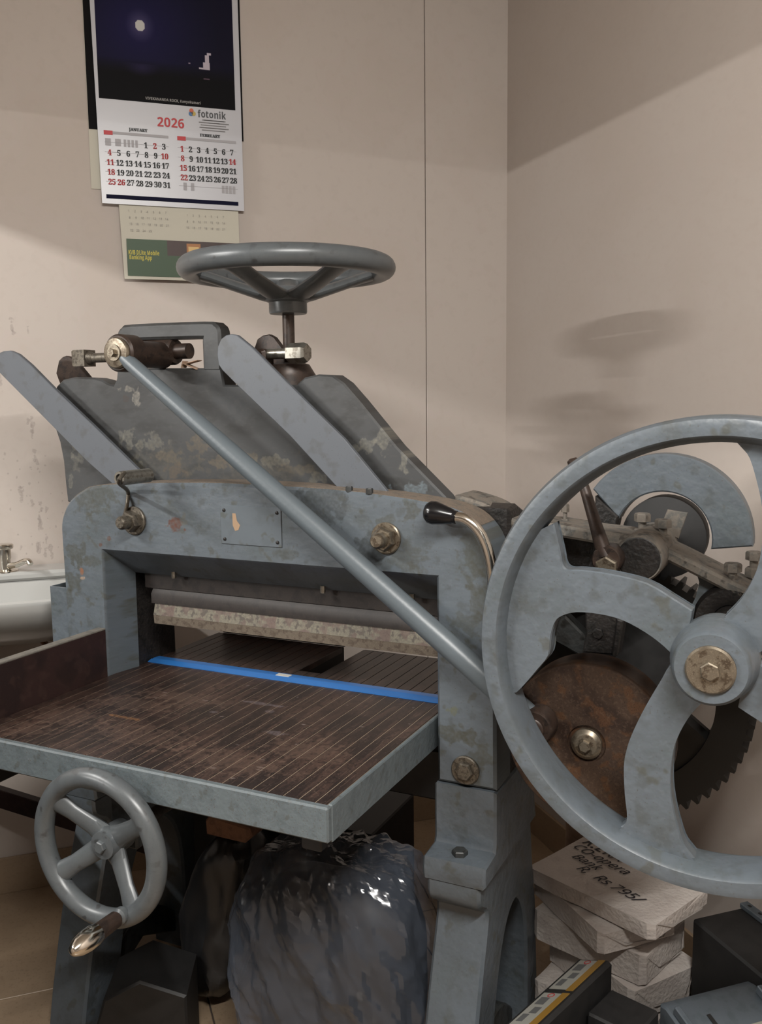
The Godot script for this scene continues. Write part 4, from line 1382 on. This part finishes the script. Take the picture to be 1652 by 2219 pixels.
	for q in [[0.118, 0.070], [0.118, 0.060], [0.118, 0.034], [0.118, 0.090], [0.116, 0.076], [0.118, 0.088], [0.116, 0.076], [0.116, 0.070]]:
		var i := b.v.size() / 132
		b.box(Vector3(q[0] - q[1] / 2, -0.431 - 0.0072 * i, 0.0), Vector3(q[0] + q[1] / 2, -0.4285 - 0.0072 * i, 0.0003), 0.0)
		if b.v.size() / 132 == i:
			i += 1
	put("small_print", b, soft_ink, pm)
	# two month grids
	var blk := []
	var rd := []
	var reds := {1: [4, 11, 18, 25, 2, 10, 26], 2: [1, 8, 15, 22, 14]}
	for mo in [1, 2]:
		var u0 := -0.190 if mo == 1 else 0.020
		var du := 0.0262 if mo == 1 else 0.0248
		var y0 := -0.516
		var first := 4 if mo == 1 else 0
		for d in range(1, 32 if mo == 1 else 29):
			var k := first + d - 1
			var it := [str(d), u0 + (k % 7) * du + floori(k / 7.0) * 0.001, y0 - floori(k / 7.0) * 0.0275 - (0.002 if mo == 2 else 0.0), 0.0165, true, true, 0.82]
			if d in reds[mo]:
				rd.push_back(it)
			else:
				blk.push_back(it)
		b = MB.new()
		for r in 8:
			b.box(Vector3(u0 - 0.013, y0 + 0.021 - (0.0275 if r > 0 else 0.0) * r + (0.004 if r == 0 else 0.0075), 0), Vector3(u0 + du * 6 + 0.014, y0 + 0.0213 - (0.0275 if r > 0 else 0.0) * r + (0.011 if r == 0 else 0.0078), 0.0002), 0.0)
			if r == 5:
				break
		if mo == 1:
			b.box(Vector3(u0 - 0.01, y0 - 0.008, 0), Vector3(u0 + 0.006, y0 + 0.012, 0.0002), 0.0)
			b.box(Vector3(u0 + 0.018, y0 - 0.008, 0), Vector3(u0 + 0.034, y0 + 0.012, 0.0002), 0.0)
			for i in 4:
				b.box(Vector3(u0 + 0.042 + i * 0.011, y0 - 0.008, 0), Vector3(u0 + 0.049 + i * 0.011, y0 + 0.012, 0.0002), 0.0)
		else:
			b.box(Vector3(u0 + 0.0, y0 - 0.121, 0), Vector3(u0 + 0.010, y0 - 0.099, 0.0002), 0.0)
			b.box(Vector3(u0 + 0.022, y0 - 0.121, 0), Vector3(u0 + 0.032, y0 - 0.099, 0.0002), 0.0)
			for i in 4:
				b.box(Vector3(u0 + 0.115 + i * 0.011, y0 - 0.123, 0), Vector3(u0 + 0.123 + i * 0.011, y0 - 0.101, 0.0002), 0.0)
		put("grid_print", b, mat(Color(0.60, 0.59, 0.60), 0.5), pm)
		lettering("month_heading", [["JANUARY" if mo == 1 else "FEBRUARY", u0 + 0.085, y0 + 0.042, 0.0085, true, true, 0.9]], ink, pm)
		b = MB.new()
		b.box(Vector3(u0 - 0.013, y0 + 0.022, 0.0002), Vector3(u0 + 0.012, y0 + 0.034, 0.0004), 0.0)
		put("red_tab", b, red, pm)
	lettering("black_dates", blk, ink, pm)
	lettering("red_dates", rd, red, pm)


func put_mount(o: Node3D, z: float) -> Node3D:
	var m := Node3D.new()
	m.name = "print"
	m.position = Vector3(0, 0, z)
	o.add_child(m, true)
	return m


# ---------------------------------------------------------------- wash basin
func build_basin() -> void:
	var B := Basis(Vector3(S2, 0, -S2), Vector3.UP, Vector3(S2, 0, S2))
	var o := thing("wash_basin", "white ceramic wash basin with chrome tap on the wall left of the machine", "basin", on_wall(-0.53, 0.0, 0.0), B)
	# bowl: outside loops downwards, then inside upwards
	var b := MB.new()
	var loops := []
	for q in [
			[0.004, 0.80, 0.10, 0.10, 0.0], [0.01, 0.835, 0.17, 0.24, 0.0], [0.01, 0.885, 0.225, 0.36, 0.0], [0.008, 0.925, 0.262, 0.415, 0.0], [0.005, 0.955, 0.278, 0.442, 0.0], [0.004, 0.982, 0.283, 0.452, 0.0], [0.004, 0.992, 0.281, 0.450, 0.0],
			[0.012, 0.996, 0.272, 0.440, 0.0], [0.13, 0.988, 0.245, 0.425, 0.0], [0.16, 0.95, 0.215, 0.40, 0.0], [0.19, 0.90, 0.15, 0.34, 0.0], [0.22, 0.885, 0.04, 0.27, 0.0]]:
		var L := PackedVector3Array()
		for i in 48:
			var t := TAU * i / 48
			var c := cos(t)
			var s := sin(t)
			var ex := signf(c) * pow(absf(c), 0.55)
			var ez := signf(s) * pow(absf(s), 0.62)
			L.push_back(Vector3(ex * q[2], q[1], lerpf(q[0], q[3], 0.5 + 0.5 * ez)))
		loops.push_back(L)
	b.skin(loops)
	put("bowl", b, M.ceramic, o)
	b = MB.new()
	b.box(Vector3(-0.275, 0.99, 0.003), Vector3(0.275, 1.016, 0.125), 0.008)
	put("tap_ledge", b, M.ceramic, o)
	var tap := Vector3(-0.006, 1.015, 0.085)
	b = MB.new()
	b.lathe(tap, Vector3.UP, [Vector2(0.035, 0), Vector2(0.034, 0.004), Vector2(0.016, 0.007), Vector2(0.015, 0.035), Vector2(0.017, 0.038), Vector2(0.017, 0.064), Vector2(0.023, 0.066), Vector2(0.0245, 0.070), Vector2(0.0245, 0.077), Vector2(0.021, 0.080), Vector2(0.006, 0.0805)], 28)
	var tp := put("tap", b, M.chrome, o)
	b = MB.new()
	b.tube(soft([tap + Vector3(0.0, 0.014, 0), tap + Vector3(0.03, 0.022, 0.03), tap + Vector3(0.052, 0.034, 0.055), tap + Vector3(0.064, 0.036, 0.068), tap + Vector3(0.070, 0.028, 0.076)], 4), 0.0085, 14)
	put("spout", b, M.chrome, tp)
	b = MB.new()
	b.tube(soft([Vector3(0.06, 0.85, 0.12), Vector3(0.085, 0.80, 0.10), Vector3(0.12, 0.74, 0.06), Vector3(0.15, 0.68, 0.022), Vector3(0.152, 0.66, 0.016)], 4), 0.009, 12)
	put("copper_pipe", b, mat(Color(0.42, 0.30, 0.22), 0.35, 0.7), o)
	b = MB.new()
	b.box(Vector3(-0.03, 0.86, 0.24), Vector3(0.012, 0.875, 0.29), 0.004)
	put("wall_bracket", b, M.white_plastic, o)


# ---------------------------------------------------------------- things on the floor
func lump(size: Vector3, n: FastNoiseLite, amp: float, power := 5.0, su := 64, sv := 40, ridge := 0.0) -> MB:
	var b := MB.new()
	b.crease = 50.0
	var loops := []
	for j in sv + 1:
		var p := lerpf(-PI / 2, PI / 2, float(j) / sv)
		var L := PackedVector3Array()
		for i in su:
			var t := TAU * i / su
			var d := Vector3(cos(p) * cos(t), sin(p), cos(p) * sin(t))
			var k := pow(pow(absf(d.x), power) + pow(absf(d.y), power) + pow(absf(d.z), power), -1.0 / power)
			var q := d * k * size / 2
			var w := n.get_noise_3dv(q * Vector3(100, 55, 100))
			if ridge > 0.0:
				w += ridge * (0.5 - absf(n.get_noise_3dv(q * Vector3(70, 26, 70) + Vector3(31, 7, 5)) * 2.0))
			q += d * w * amp
			L.push_back(q)
		loops.push_back(L)
	b.skin(loops, false, false)
	return b


func parcel(label: String, at: Vector3, turn: float, size: Vector3, seed_: int, tilt := 0.0) -> Node3D:
	var o := thing("paper_parcel", label, "parcel", at, Basis(Vector3.UP, turn) * Basis(Vector3(0, 0, 1), tilt), "stack of paper parcels")
	var n := speckle(0.05, seed_)
	var b := MB.new()
	b.crease = 20.0
	# wrapped block: a grid box with soft dents
	var loops := []
	var nx := 22
	var prof := []
	var hz := size.z / 2
	for i in 8:
		prof.push_back(Vector2(lerpf(-hz, hz, i / 7.0), size.y))
	for i in range(1, 4):
		prof.push_back(Vector2(hz, lerpf(size.y, 0, i / 4.0)))
	for i in 8:
		prof.push_back(Vector2(lerpf(hz, -hz, i / 7.0), 0.0))
	for i in range(1, 4):
		prof.push_back(Vector2(-hz, lerpf(0, size.y, i / 4.0)))
	for i in nx + 1:
		var x := lerpf(-size.x / 2, size.x / 2, float(i) / nx)
		var L := PackedVector3Array()
		var e := 1.0 - 0.10 * clampf((absf(x) - size.x * 0.46) / (size.x * 0.04), 0, 1)
		for p in prof:
			var w := n.get_noise_3d(x * 160, p.y * 160, p.x * 160)
			L.push_back(Vector3(x + w * 0.006, maxf(0.0, size.y * 0.5 + (p.y - size.y * 0.5) * e + (w * 0.0035 if p.y > 0.001 else 0.0)), p.x * e + w * 0.004))
		loops.push_back(L)
	b.skin(loops)
	put("wrapper", b, M.paper, o)
	# folded end flaps
	for s in [-1, 1]:
		b = MB.new()
		var x0: float = s * size.x / 2
		b.skin([PackedVector3Array([Vector3(x0, size.y * 0.9, -hz * 0.85), Vector3(x0 + s * 0.002, size.y * 0.9, -hz * 0.85)]), PackedVector3Array([Vector3(x0 + s * 0.012, size.y * 0.35, -hz * 0.5), Vector3(x0 + s * 0.015, size.y * 0.35, -hz * 0.5)]), PackedVector3Array([Vector3(x0 + s * 0.008, size.y * 0.42, hz * 0.4), Vector3(x0 + s * 0.011, size.y * 0.42, hz * 0.4)]), PackedVector3Array([Vector3(x0, size.y * 0.9, hz * 0.85), Vector3(x0 + s * 0.002, size.y * 0.9, hz * 0.85)])], false, false)
		put("end_flap", b, M.paper, o)
	return o


func build_clutter() -> void:
	# steel cabinet out of frame on the left, which shades the floor below the basin
	var cab := thing("steel_cabinet", "low grey steel cabinet beside the wall opening, left of the basin", "cabinet", room(2.17, 0.0, 0.72), Basis(Vector3.UP, -PI / 4))
	var cb := MB.new()
	cb.box(Vector3(-0.67, 0.0, -0.24), Vector3(0.67, 0.96, 0.24), 0.004)
	put("cabinet_body", cb, M.grey_panel, cab)
	for s in [-1, 1]:
		cb = MB.new()
		cb.box(Vector3(s * 0.335 - 0.32, 0.05, 0.24), Vector3(s * 0.335 + 0.32, 0.92, 0.252), 0.003)
		var dr := put("door", cb, M.grey_panel, cab)
		cb = MB.new()
		cb.box(Vector3(-s * 0.0 + s * 0.06 - 0.01, 0.6, 0.252), Vector3(s * 0.06 + 0.01, 0.72, 0.27), 0.003)
		put("handle", cb, M.steel, dr)
	# stack of paper parcels under the flywheel
	var base := Vector3(0.722, 0, -0.362)
	var hs := [0.085, 0.08, 0.08, 0.07, 0.05, 0.035]
	var turns := [-0.55, -0.2, -0.62, -0.30, -0.75, -0.40]
	var labels := ["paper parcel at the very bottom of the stack under the flywheel", "paper parcel second from the floor in the stack under the flywheel", "paper parcel third from the floor in the stack under the flywheel", "crumpled paper parcel fourth from the floor in the flywheel stack", "thin white paper parcel directly below the handwritten one", "white paper parcel with handwriting, topmost of the stack under the flywheel"]
	var y := 0.0
	for i in 6:
		var o := parcel(labels[i], base + Vector3([0.0, -0.01, 0.01, -0.015, -0.03, 0.0][i], y, [0.0, 0.01, -0.01, 0.0, 0.01, 0.0][i]), turns[i], Vector3(0.33 if i == 5 else 0.28, hs[i], 0.225 if i == 5 else 0.20), 40 + i, 0.0)
		y += hs[i] + 0.0035
		if i == 5:
			var st := SurfaceTool.new()
			st.begin(Mesh.PRIMITIVE_TRIANGLES)
			var R := Basis(Vector3(1, 0, 0), -PI / 2)
			for q in [["K.ERA", -0.085, -0.078, 0.033], ["CO-opera", -0.065, -0.038, 0.027], ["Bank", -0.080, -0.002, 0.025], ["R,  Rs 795/", 0.01, 0.040, 0.027]]:
				var w := word(q[0], q[3])
				var sh := Basis(Vector3(1, 0, 0), Vector3(0.28, 1, 0), Vector3(0, 0, 1))
				st.append_from(w, 0, Transform3D(R * Basis(Vector3(0, 0, 1), -0.12) * sh, Vector3(q[1], hs[i] + 0.0028, q[2])))
			put_mesh("handwriting", st.commit(), M.ink, o)
	# crumpled paper beside the stack
	var cr := lump(Vector3(0.09, 0.07, 0.08), speckle(0.12, 77), 0.02, 2.5, 28, 18, 1.0)
	cr.crease = 12.0
	var ball := put("crumpled_paper", cr, M.paper)
	ball.position = Vector3(0.60, 0.037, -0.13)
	tag(ball, "crumpled ball of white paper on the floor beside the parcel stack", "paper")
	build_printer()
	# beige roll behind the stack
	var b := MB.new()
	b.lathe(Vector3.ZERO, Vector3.UP, [Vector2(0.055, 0), Vector2(0.058, 0.01), Vector2(0.058, 0.50), Vector2(0.054, 0.51), Vector2(0.02, 0.51)], 32)
	var ro := put("paper_roll", b, M.paper_warm)
	ro.position = Vector3(0.60, 0, -0.62)
	ro.rotation = Vector3(0.0, 0, 0.0)
	tag(ro, "beige paper roll standing behind the parcel stack and machine leg", "paper roll")
	# black carton behind the legs with cardboard on top
	b = MB.new()
	b.box(Vector3(-0.17, 0, -0.13), Vector3(0.17, 0.44, 0.13), 0.004)
	var ct := put("storage_carton", b, M.black)
	ct.position = Vector3(-0.02, 0, -0.40)
	tag(ct, "dark storage carton standing far under the machine table", "carton")
	b = MB.new()
	b.prism([Vector2(-0.07, 0.0), Vector2(0.04, 0.0), Vector2(0.062, 0.022), Vector2(0.055, 0.04), Vector2(-0.06, 0.05), Vector2(-0.072, 0.035)], "z", -0.06, 0.06, 0.004)
	var cbd := put("cardboard_block", b, M.cardboard)
	cbd.position = Vector3(-0.125, 0.462, -0.13)
	tag(cbd, "brown cardboard block resting on the slack sack, just below the table edge", "cardboard")
	b = MB.new()
	b.box(Vector3(-0.095, 0, -0.11), Vector3(0.095, 0.60, 0.11), 0.004)
	var tall := put("storage_carton", b, M.black)
	tall.position = Vector3(-0.295, 0, -0.38)
	tag(tall, "tall black carton standing under the table behind the front hand wheel", "carton")
	# dark toner box leaning beside the left leg
	var o := thing("toner_box", "black plastic toner box standing on the floor behind the left leg", "box", Vector3(-0.25, 0.0, 0.125), Basis(Vector3.UP, 0.5))
	b = MB.new()
	b.prism([Vector2(-0.12, 0.0), Vector2(0.12, 0.0), Vector2(0.12, 0.20), Vector2(0.02, 0.24), Vector2(-0.06, 0.20), Vector2(-0.09, 0.10)], "z", -0.08, 0.08, 0.005)
	put("box_body", b, M.black, o)
	b = MB.new()
	b.lathe(Vector3(0.0, 0.05, 0.08), Vector3(0, 0, 1), [Vector2(0.007, 0), Vector2(0.007, 0.002)], 16)
	put("white_dot", b, M.white_plastic, o)
	# polythene bag over dark contents
	o = thing("polythene_bag", "crumpled clear polythene bag over dark bundles under the table", "plastic bag", Vector3(0.165, 0.0, -0.02), Basis(Vector3.UP, 0.15))
	var inner := lump(Vector3(0.38, 0.45, 0.22), speckle(0.04, 87), 0.02, 3.5, 40, 28)
	inner.move(0, Transform3D(Basis(), Vector3(0.02, 0.235, -0.02)))
	put("dark_bundle", inner, M.black, o)
	var film := StandardMaterial3D.new()
	film.albedo_color = Color(0.36, 0.39, 0.44, 0.30)
	film.transparency = BaseMaterial3D.TRANSPARENCY_ALPHA
	film.roughness = 0.14
	film.cull_mode = BaseMaterial3D.CULL_DISABLED
	var fb := MB.new()
	fb.crease = 16.0
	var fold := FastNoiseLite.new()
	fold.seed = 88
	fold.frequency = 0.05
	fold.fractal_type = FastNoiseLite.FRACTAL_RIDGED
	fold.fractal_octaves = 3
	var tiny := speckle(0.3, 5)
	var rings := []
	for jj in 121:
		var p := lerpf(-PI / 2, PI / 2, jj / 120.0)
		var L := PackedVector3Array()
		for ii in 170:
			var a := TAU * ii / 170
			var d := Vector3(cos(p) * cos(a), sin(p), cos(p) * sin(a))
			var k := pow(pow(absf(d.x), 3.2) + pow(absf(d.y), 3.2) + pow(absf(d.z), 3.2), -1.0 / 3.2)
			var q := d * k * Vector3(0.222, 0.262, 0.145)
			q.x *= 1.0 + 0.10 * (0.26 - q.y)
			var w := fold.get_noise_3d(q.x * 130 + q.y * 45, q.y * 42, q.z * 130) * 0.019 + tiny.get_noise_3d(q.x * 80, q.y * 40, q.z * 80) * 0.006
			w += tiny.get_noise_3d(q.x * 30, q.y * 14, q.z * 30) * 0.012
			L.push_back(q + d * w)
		rings.push_back(L)
	fb.skin(rings, false, false)
	fb.move(0, Transform3D(Basis(), Vector3(0.02, 0.268, -0.01)))
	for ii in fb.v.size():
		fb.v[ii].y = maxf(fb.v[ii].y, 0.001)
	put("film", fb, film, o)
	# second, slacker bag to the left of it
	var sk := lump(Vector3(0.17, 0.44, 0.20), speckle(0.05, 91), 0.022, 3.0, 60, 44, 1.0)
	sk.crease = 30.0
	sk.move(0, Transform3D(Basis(Vector3(0, 0, 1), -0.22), Vector3(0, 0.24, 0)))
	for i in sk.v.size():
		sk.v[i].y = maxf(sk.v[i].y, 0.001)
	var slack := put("polythene_sack", sk, mat(Color(0.10, 0.10, 0.105), 0.35))
	slack.position = Vector3(-0.185, 0.0, -0.12)
	tag(slack, "slack grey polythene sack leaning left of the clear bag", "plastic bag")


func build_printer() -> void:
	var o := thing("printer_chassis", "dismantled black printer chassis with gold warning stickers on the floor", "printer", Vector3(0.79, 0.0, 0.07), Basis(Vector3.UP, -0.29))
	var b := MB.new()
	b.box(Vector3(-0.12, 0.0, -0.13), Vector3(0.05, 0.28, 0.34), 0.006)
	put("base", b, M.black, o)
	b = MB.new()
	b.prism([Vector2(-0.125, 0.20), Vector2(-0.062, 0.20), Vector2(-0.062, 0.385), Vector2(-0.070, 0.39), Vector2(-0.134, 0.365), Vector2(-0.136, 0.355)], "z", -0.14, 0.35, 0.002)
	var ledge := put("label_ledge", b, M.black, o)
	# stickers on the sloping face
	var sl := Transform3D(Basis(Vector3(0, 0, 1), atan2(0.025, 0.064)), Vector3(-0.102, 0.3775, 0))
	for i in 3:
		var z := -0.075 + i * 0.135
		b = MB.new()
		b.tbox(sl * Transform3D(Basis(), Vector3(-0.008, 0.0005, z)), Vector3(0.040, 0.001, 0.118), 0.0)
		var stk := put("white_sticker", b, M.sticker, ledge)
		b = MB.new()
		b.tbox(sl * Transform3D(Basis(), Vector3(0.0205, 0.0005, z)), Vector3(0.016, 0.001, 0.125), 0.0)
		put("gold_sticker", b, M.gold, ledge)
		for q in [[-0.012, -0.028, 0.020, 0.026], [-0.005, 0.006, 0.016, 0.022], [-0.015, 0.034, 0.014, 0.026]]:
			b = MB.new()
			b.tbox(sl * Transform3D(Basis(), Vector3(q[0], 0.0012, z + q[1])), Vector3(q[2], 0.0004, q[3]), 0.0)
			put("printed_drawing", b, M.print_grey, stk)
		b = MB.new()
		b.ring(sl * Vector3(-0.006, 0.001, z - 0.05), sl.basis.y, [Vector2(0.0055, 0), Vector2(0.0075, 0), Vector2(0.0075, 0.0005), Vector2(0.0055, 0.0005)], 16)
		put("red_ring", b, M.print_red, stk)
	# steps, slots and rollers of the works
	for q in [[-0.055, 0.28, -0.125, 0.045, 0.345, -0.03], [-0.055, 0.28, -0.02, -0.01, 0.325, 0.05], [0.0, 0.28, 0.0, 0.048, 0.315, 0.12], [-0.055, 0.28, 0.10, 0.04, 0.30, 0.20], [-0.05, 0.28, 0.22, 0.045, 0.33, 0.33]]:
		b = MB.new()
		b.box(Vector3(q[0], q[1], q[2]), Vector3(q[3], q[4], q[5]), 0.004)
		put("works_block", b, M.black, o)
	b = MB.new()
	b.tube([Vector3(-0.058, 0.33, 0.075), Vector3(0.048, 0.33, 0.075)], 0.010, 16)
	put("roller", b, M.grease, o)
	b = MB.new()
	b.lathe(Vector3(0.024, 0.3145, 0.06), Vector3.UP, [Vector2(0.011, 0), Vector2(0.013, 0.008), Vector2(0.010, 0.018), Vector2(0.004, 0.021)], 18)
	put("white_knob", b, M.white_plastic, o)
	b = MB.new()
	b.box(Vector3(-0.05, 0.3, 0.12), Vector3(-0.012, 0.303, 0.18), 0.001)
	put("metal_plate", b, M.grey_panel, o)
	# grey sheet-metal tray tilted beside it
	var t := thing("printer_tray", "tilted grey sheet-metal printer tray with a beige panel on the floor", "tray", Vector3(1.085, 0.0, -0.06), Basis(Vector3.UP, -0.80))
	b = MB.new()
	b.prism([Vector2(-0.15, 0.0), Vector2(0.20, 0.0), Vector2(0.20, 0.27), Vector2(-0.13, 0.35), Vector2(-0.15, 0.345)], "z", -0.05, 0.16, 0.004)
	put("tray_body", b, M.grey_panel, t)
	var tl := Transform3D(Basis(Vector3(0, 0, 1), atan2(-0.08, 0.33)), Vector3(0.035, 0.311, 0.0))
	b = MB.new()
	b.tbox(tl * Transform3D(Basis(), Vector3(-0.02, 0.001, 0.0)), Vector3(0.15, 0.004, 0.055), 0.001)
	put("beige_panel", b, M.beige_plastic, t)
	for q in [0.149, -0.039]:
		b = MB.new()
		b.tbox(tl * Transform3D(Basis(), Vector3(0.0, 0.009, q)), Vector3(0.31, 0.018, 0.012), 0.002)
		put("folded_edge", b, M.grey_panel, t)
	for q in [[-0.12, 0.09], [-0.06, 0.10], [0.05, 0.11], [0.10, 0.08]]:
		b = MB.new()
		b.tbox(tl * Transform3D(Basis(), Vector3(q[0], 0.0006, q[1])), Vector3(0.030, 0.001, 0.008), 0.0)
		put("slot", b, M.black, t)
	b = MB.new()
	b.tbox(tl * Transform3D(Basis(), Vector3(-0.03, 0.003, 0.07)), Vector3(0.022, 0.006, 0.026), 0.001)
	put("brass_clip", b, M.brass, t)
	# black cover standing behind the tray, with a pale perforated rail on its edge
	var rl := thing("printer_cover", "black printer cover with a pale metal rail behind the grey tray", "printer cover", Vector3(0.985, 0.0, -0.315), Basis(Vector3.UP, -0.80))
	b = MB.new()
	b.box(Vector3(-0.085, 0.0, -0.10), Vector3(0.22, 0.37, 0.05), 0.005)
	put("cover_body", b, M.black, rl)
	b = MB.new()
	b.tbox(Transform3D(Basis(), Vector3(0.065, 0.376, -0.085)), Vector3(0.30, 0.012, 0.022), 0.002)
	var ra := put("metal_rail", b, M.grey_panel, rl)
	for k in 9:
		b = MB.new()
		b.tbox(Transform3D(Basis(), Vector3(-0.065 + 0.032 * k, 0.3823, -0.085)), Vector3(0.008, 0.0008, 0.006), 0.0)
		put("hole", b, M.black, ra)
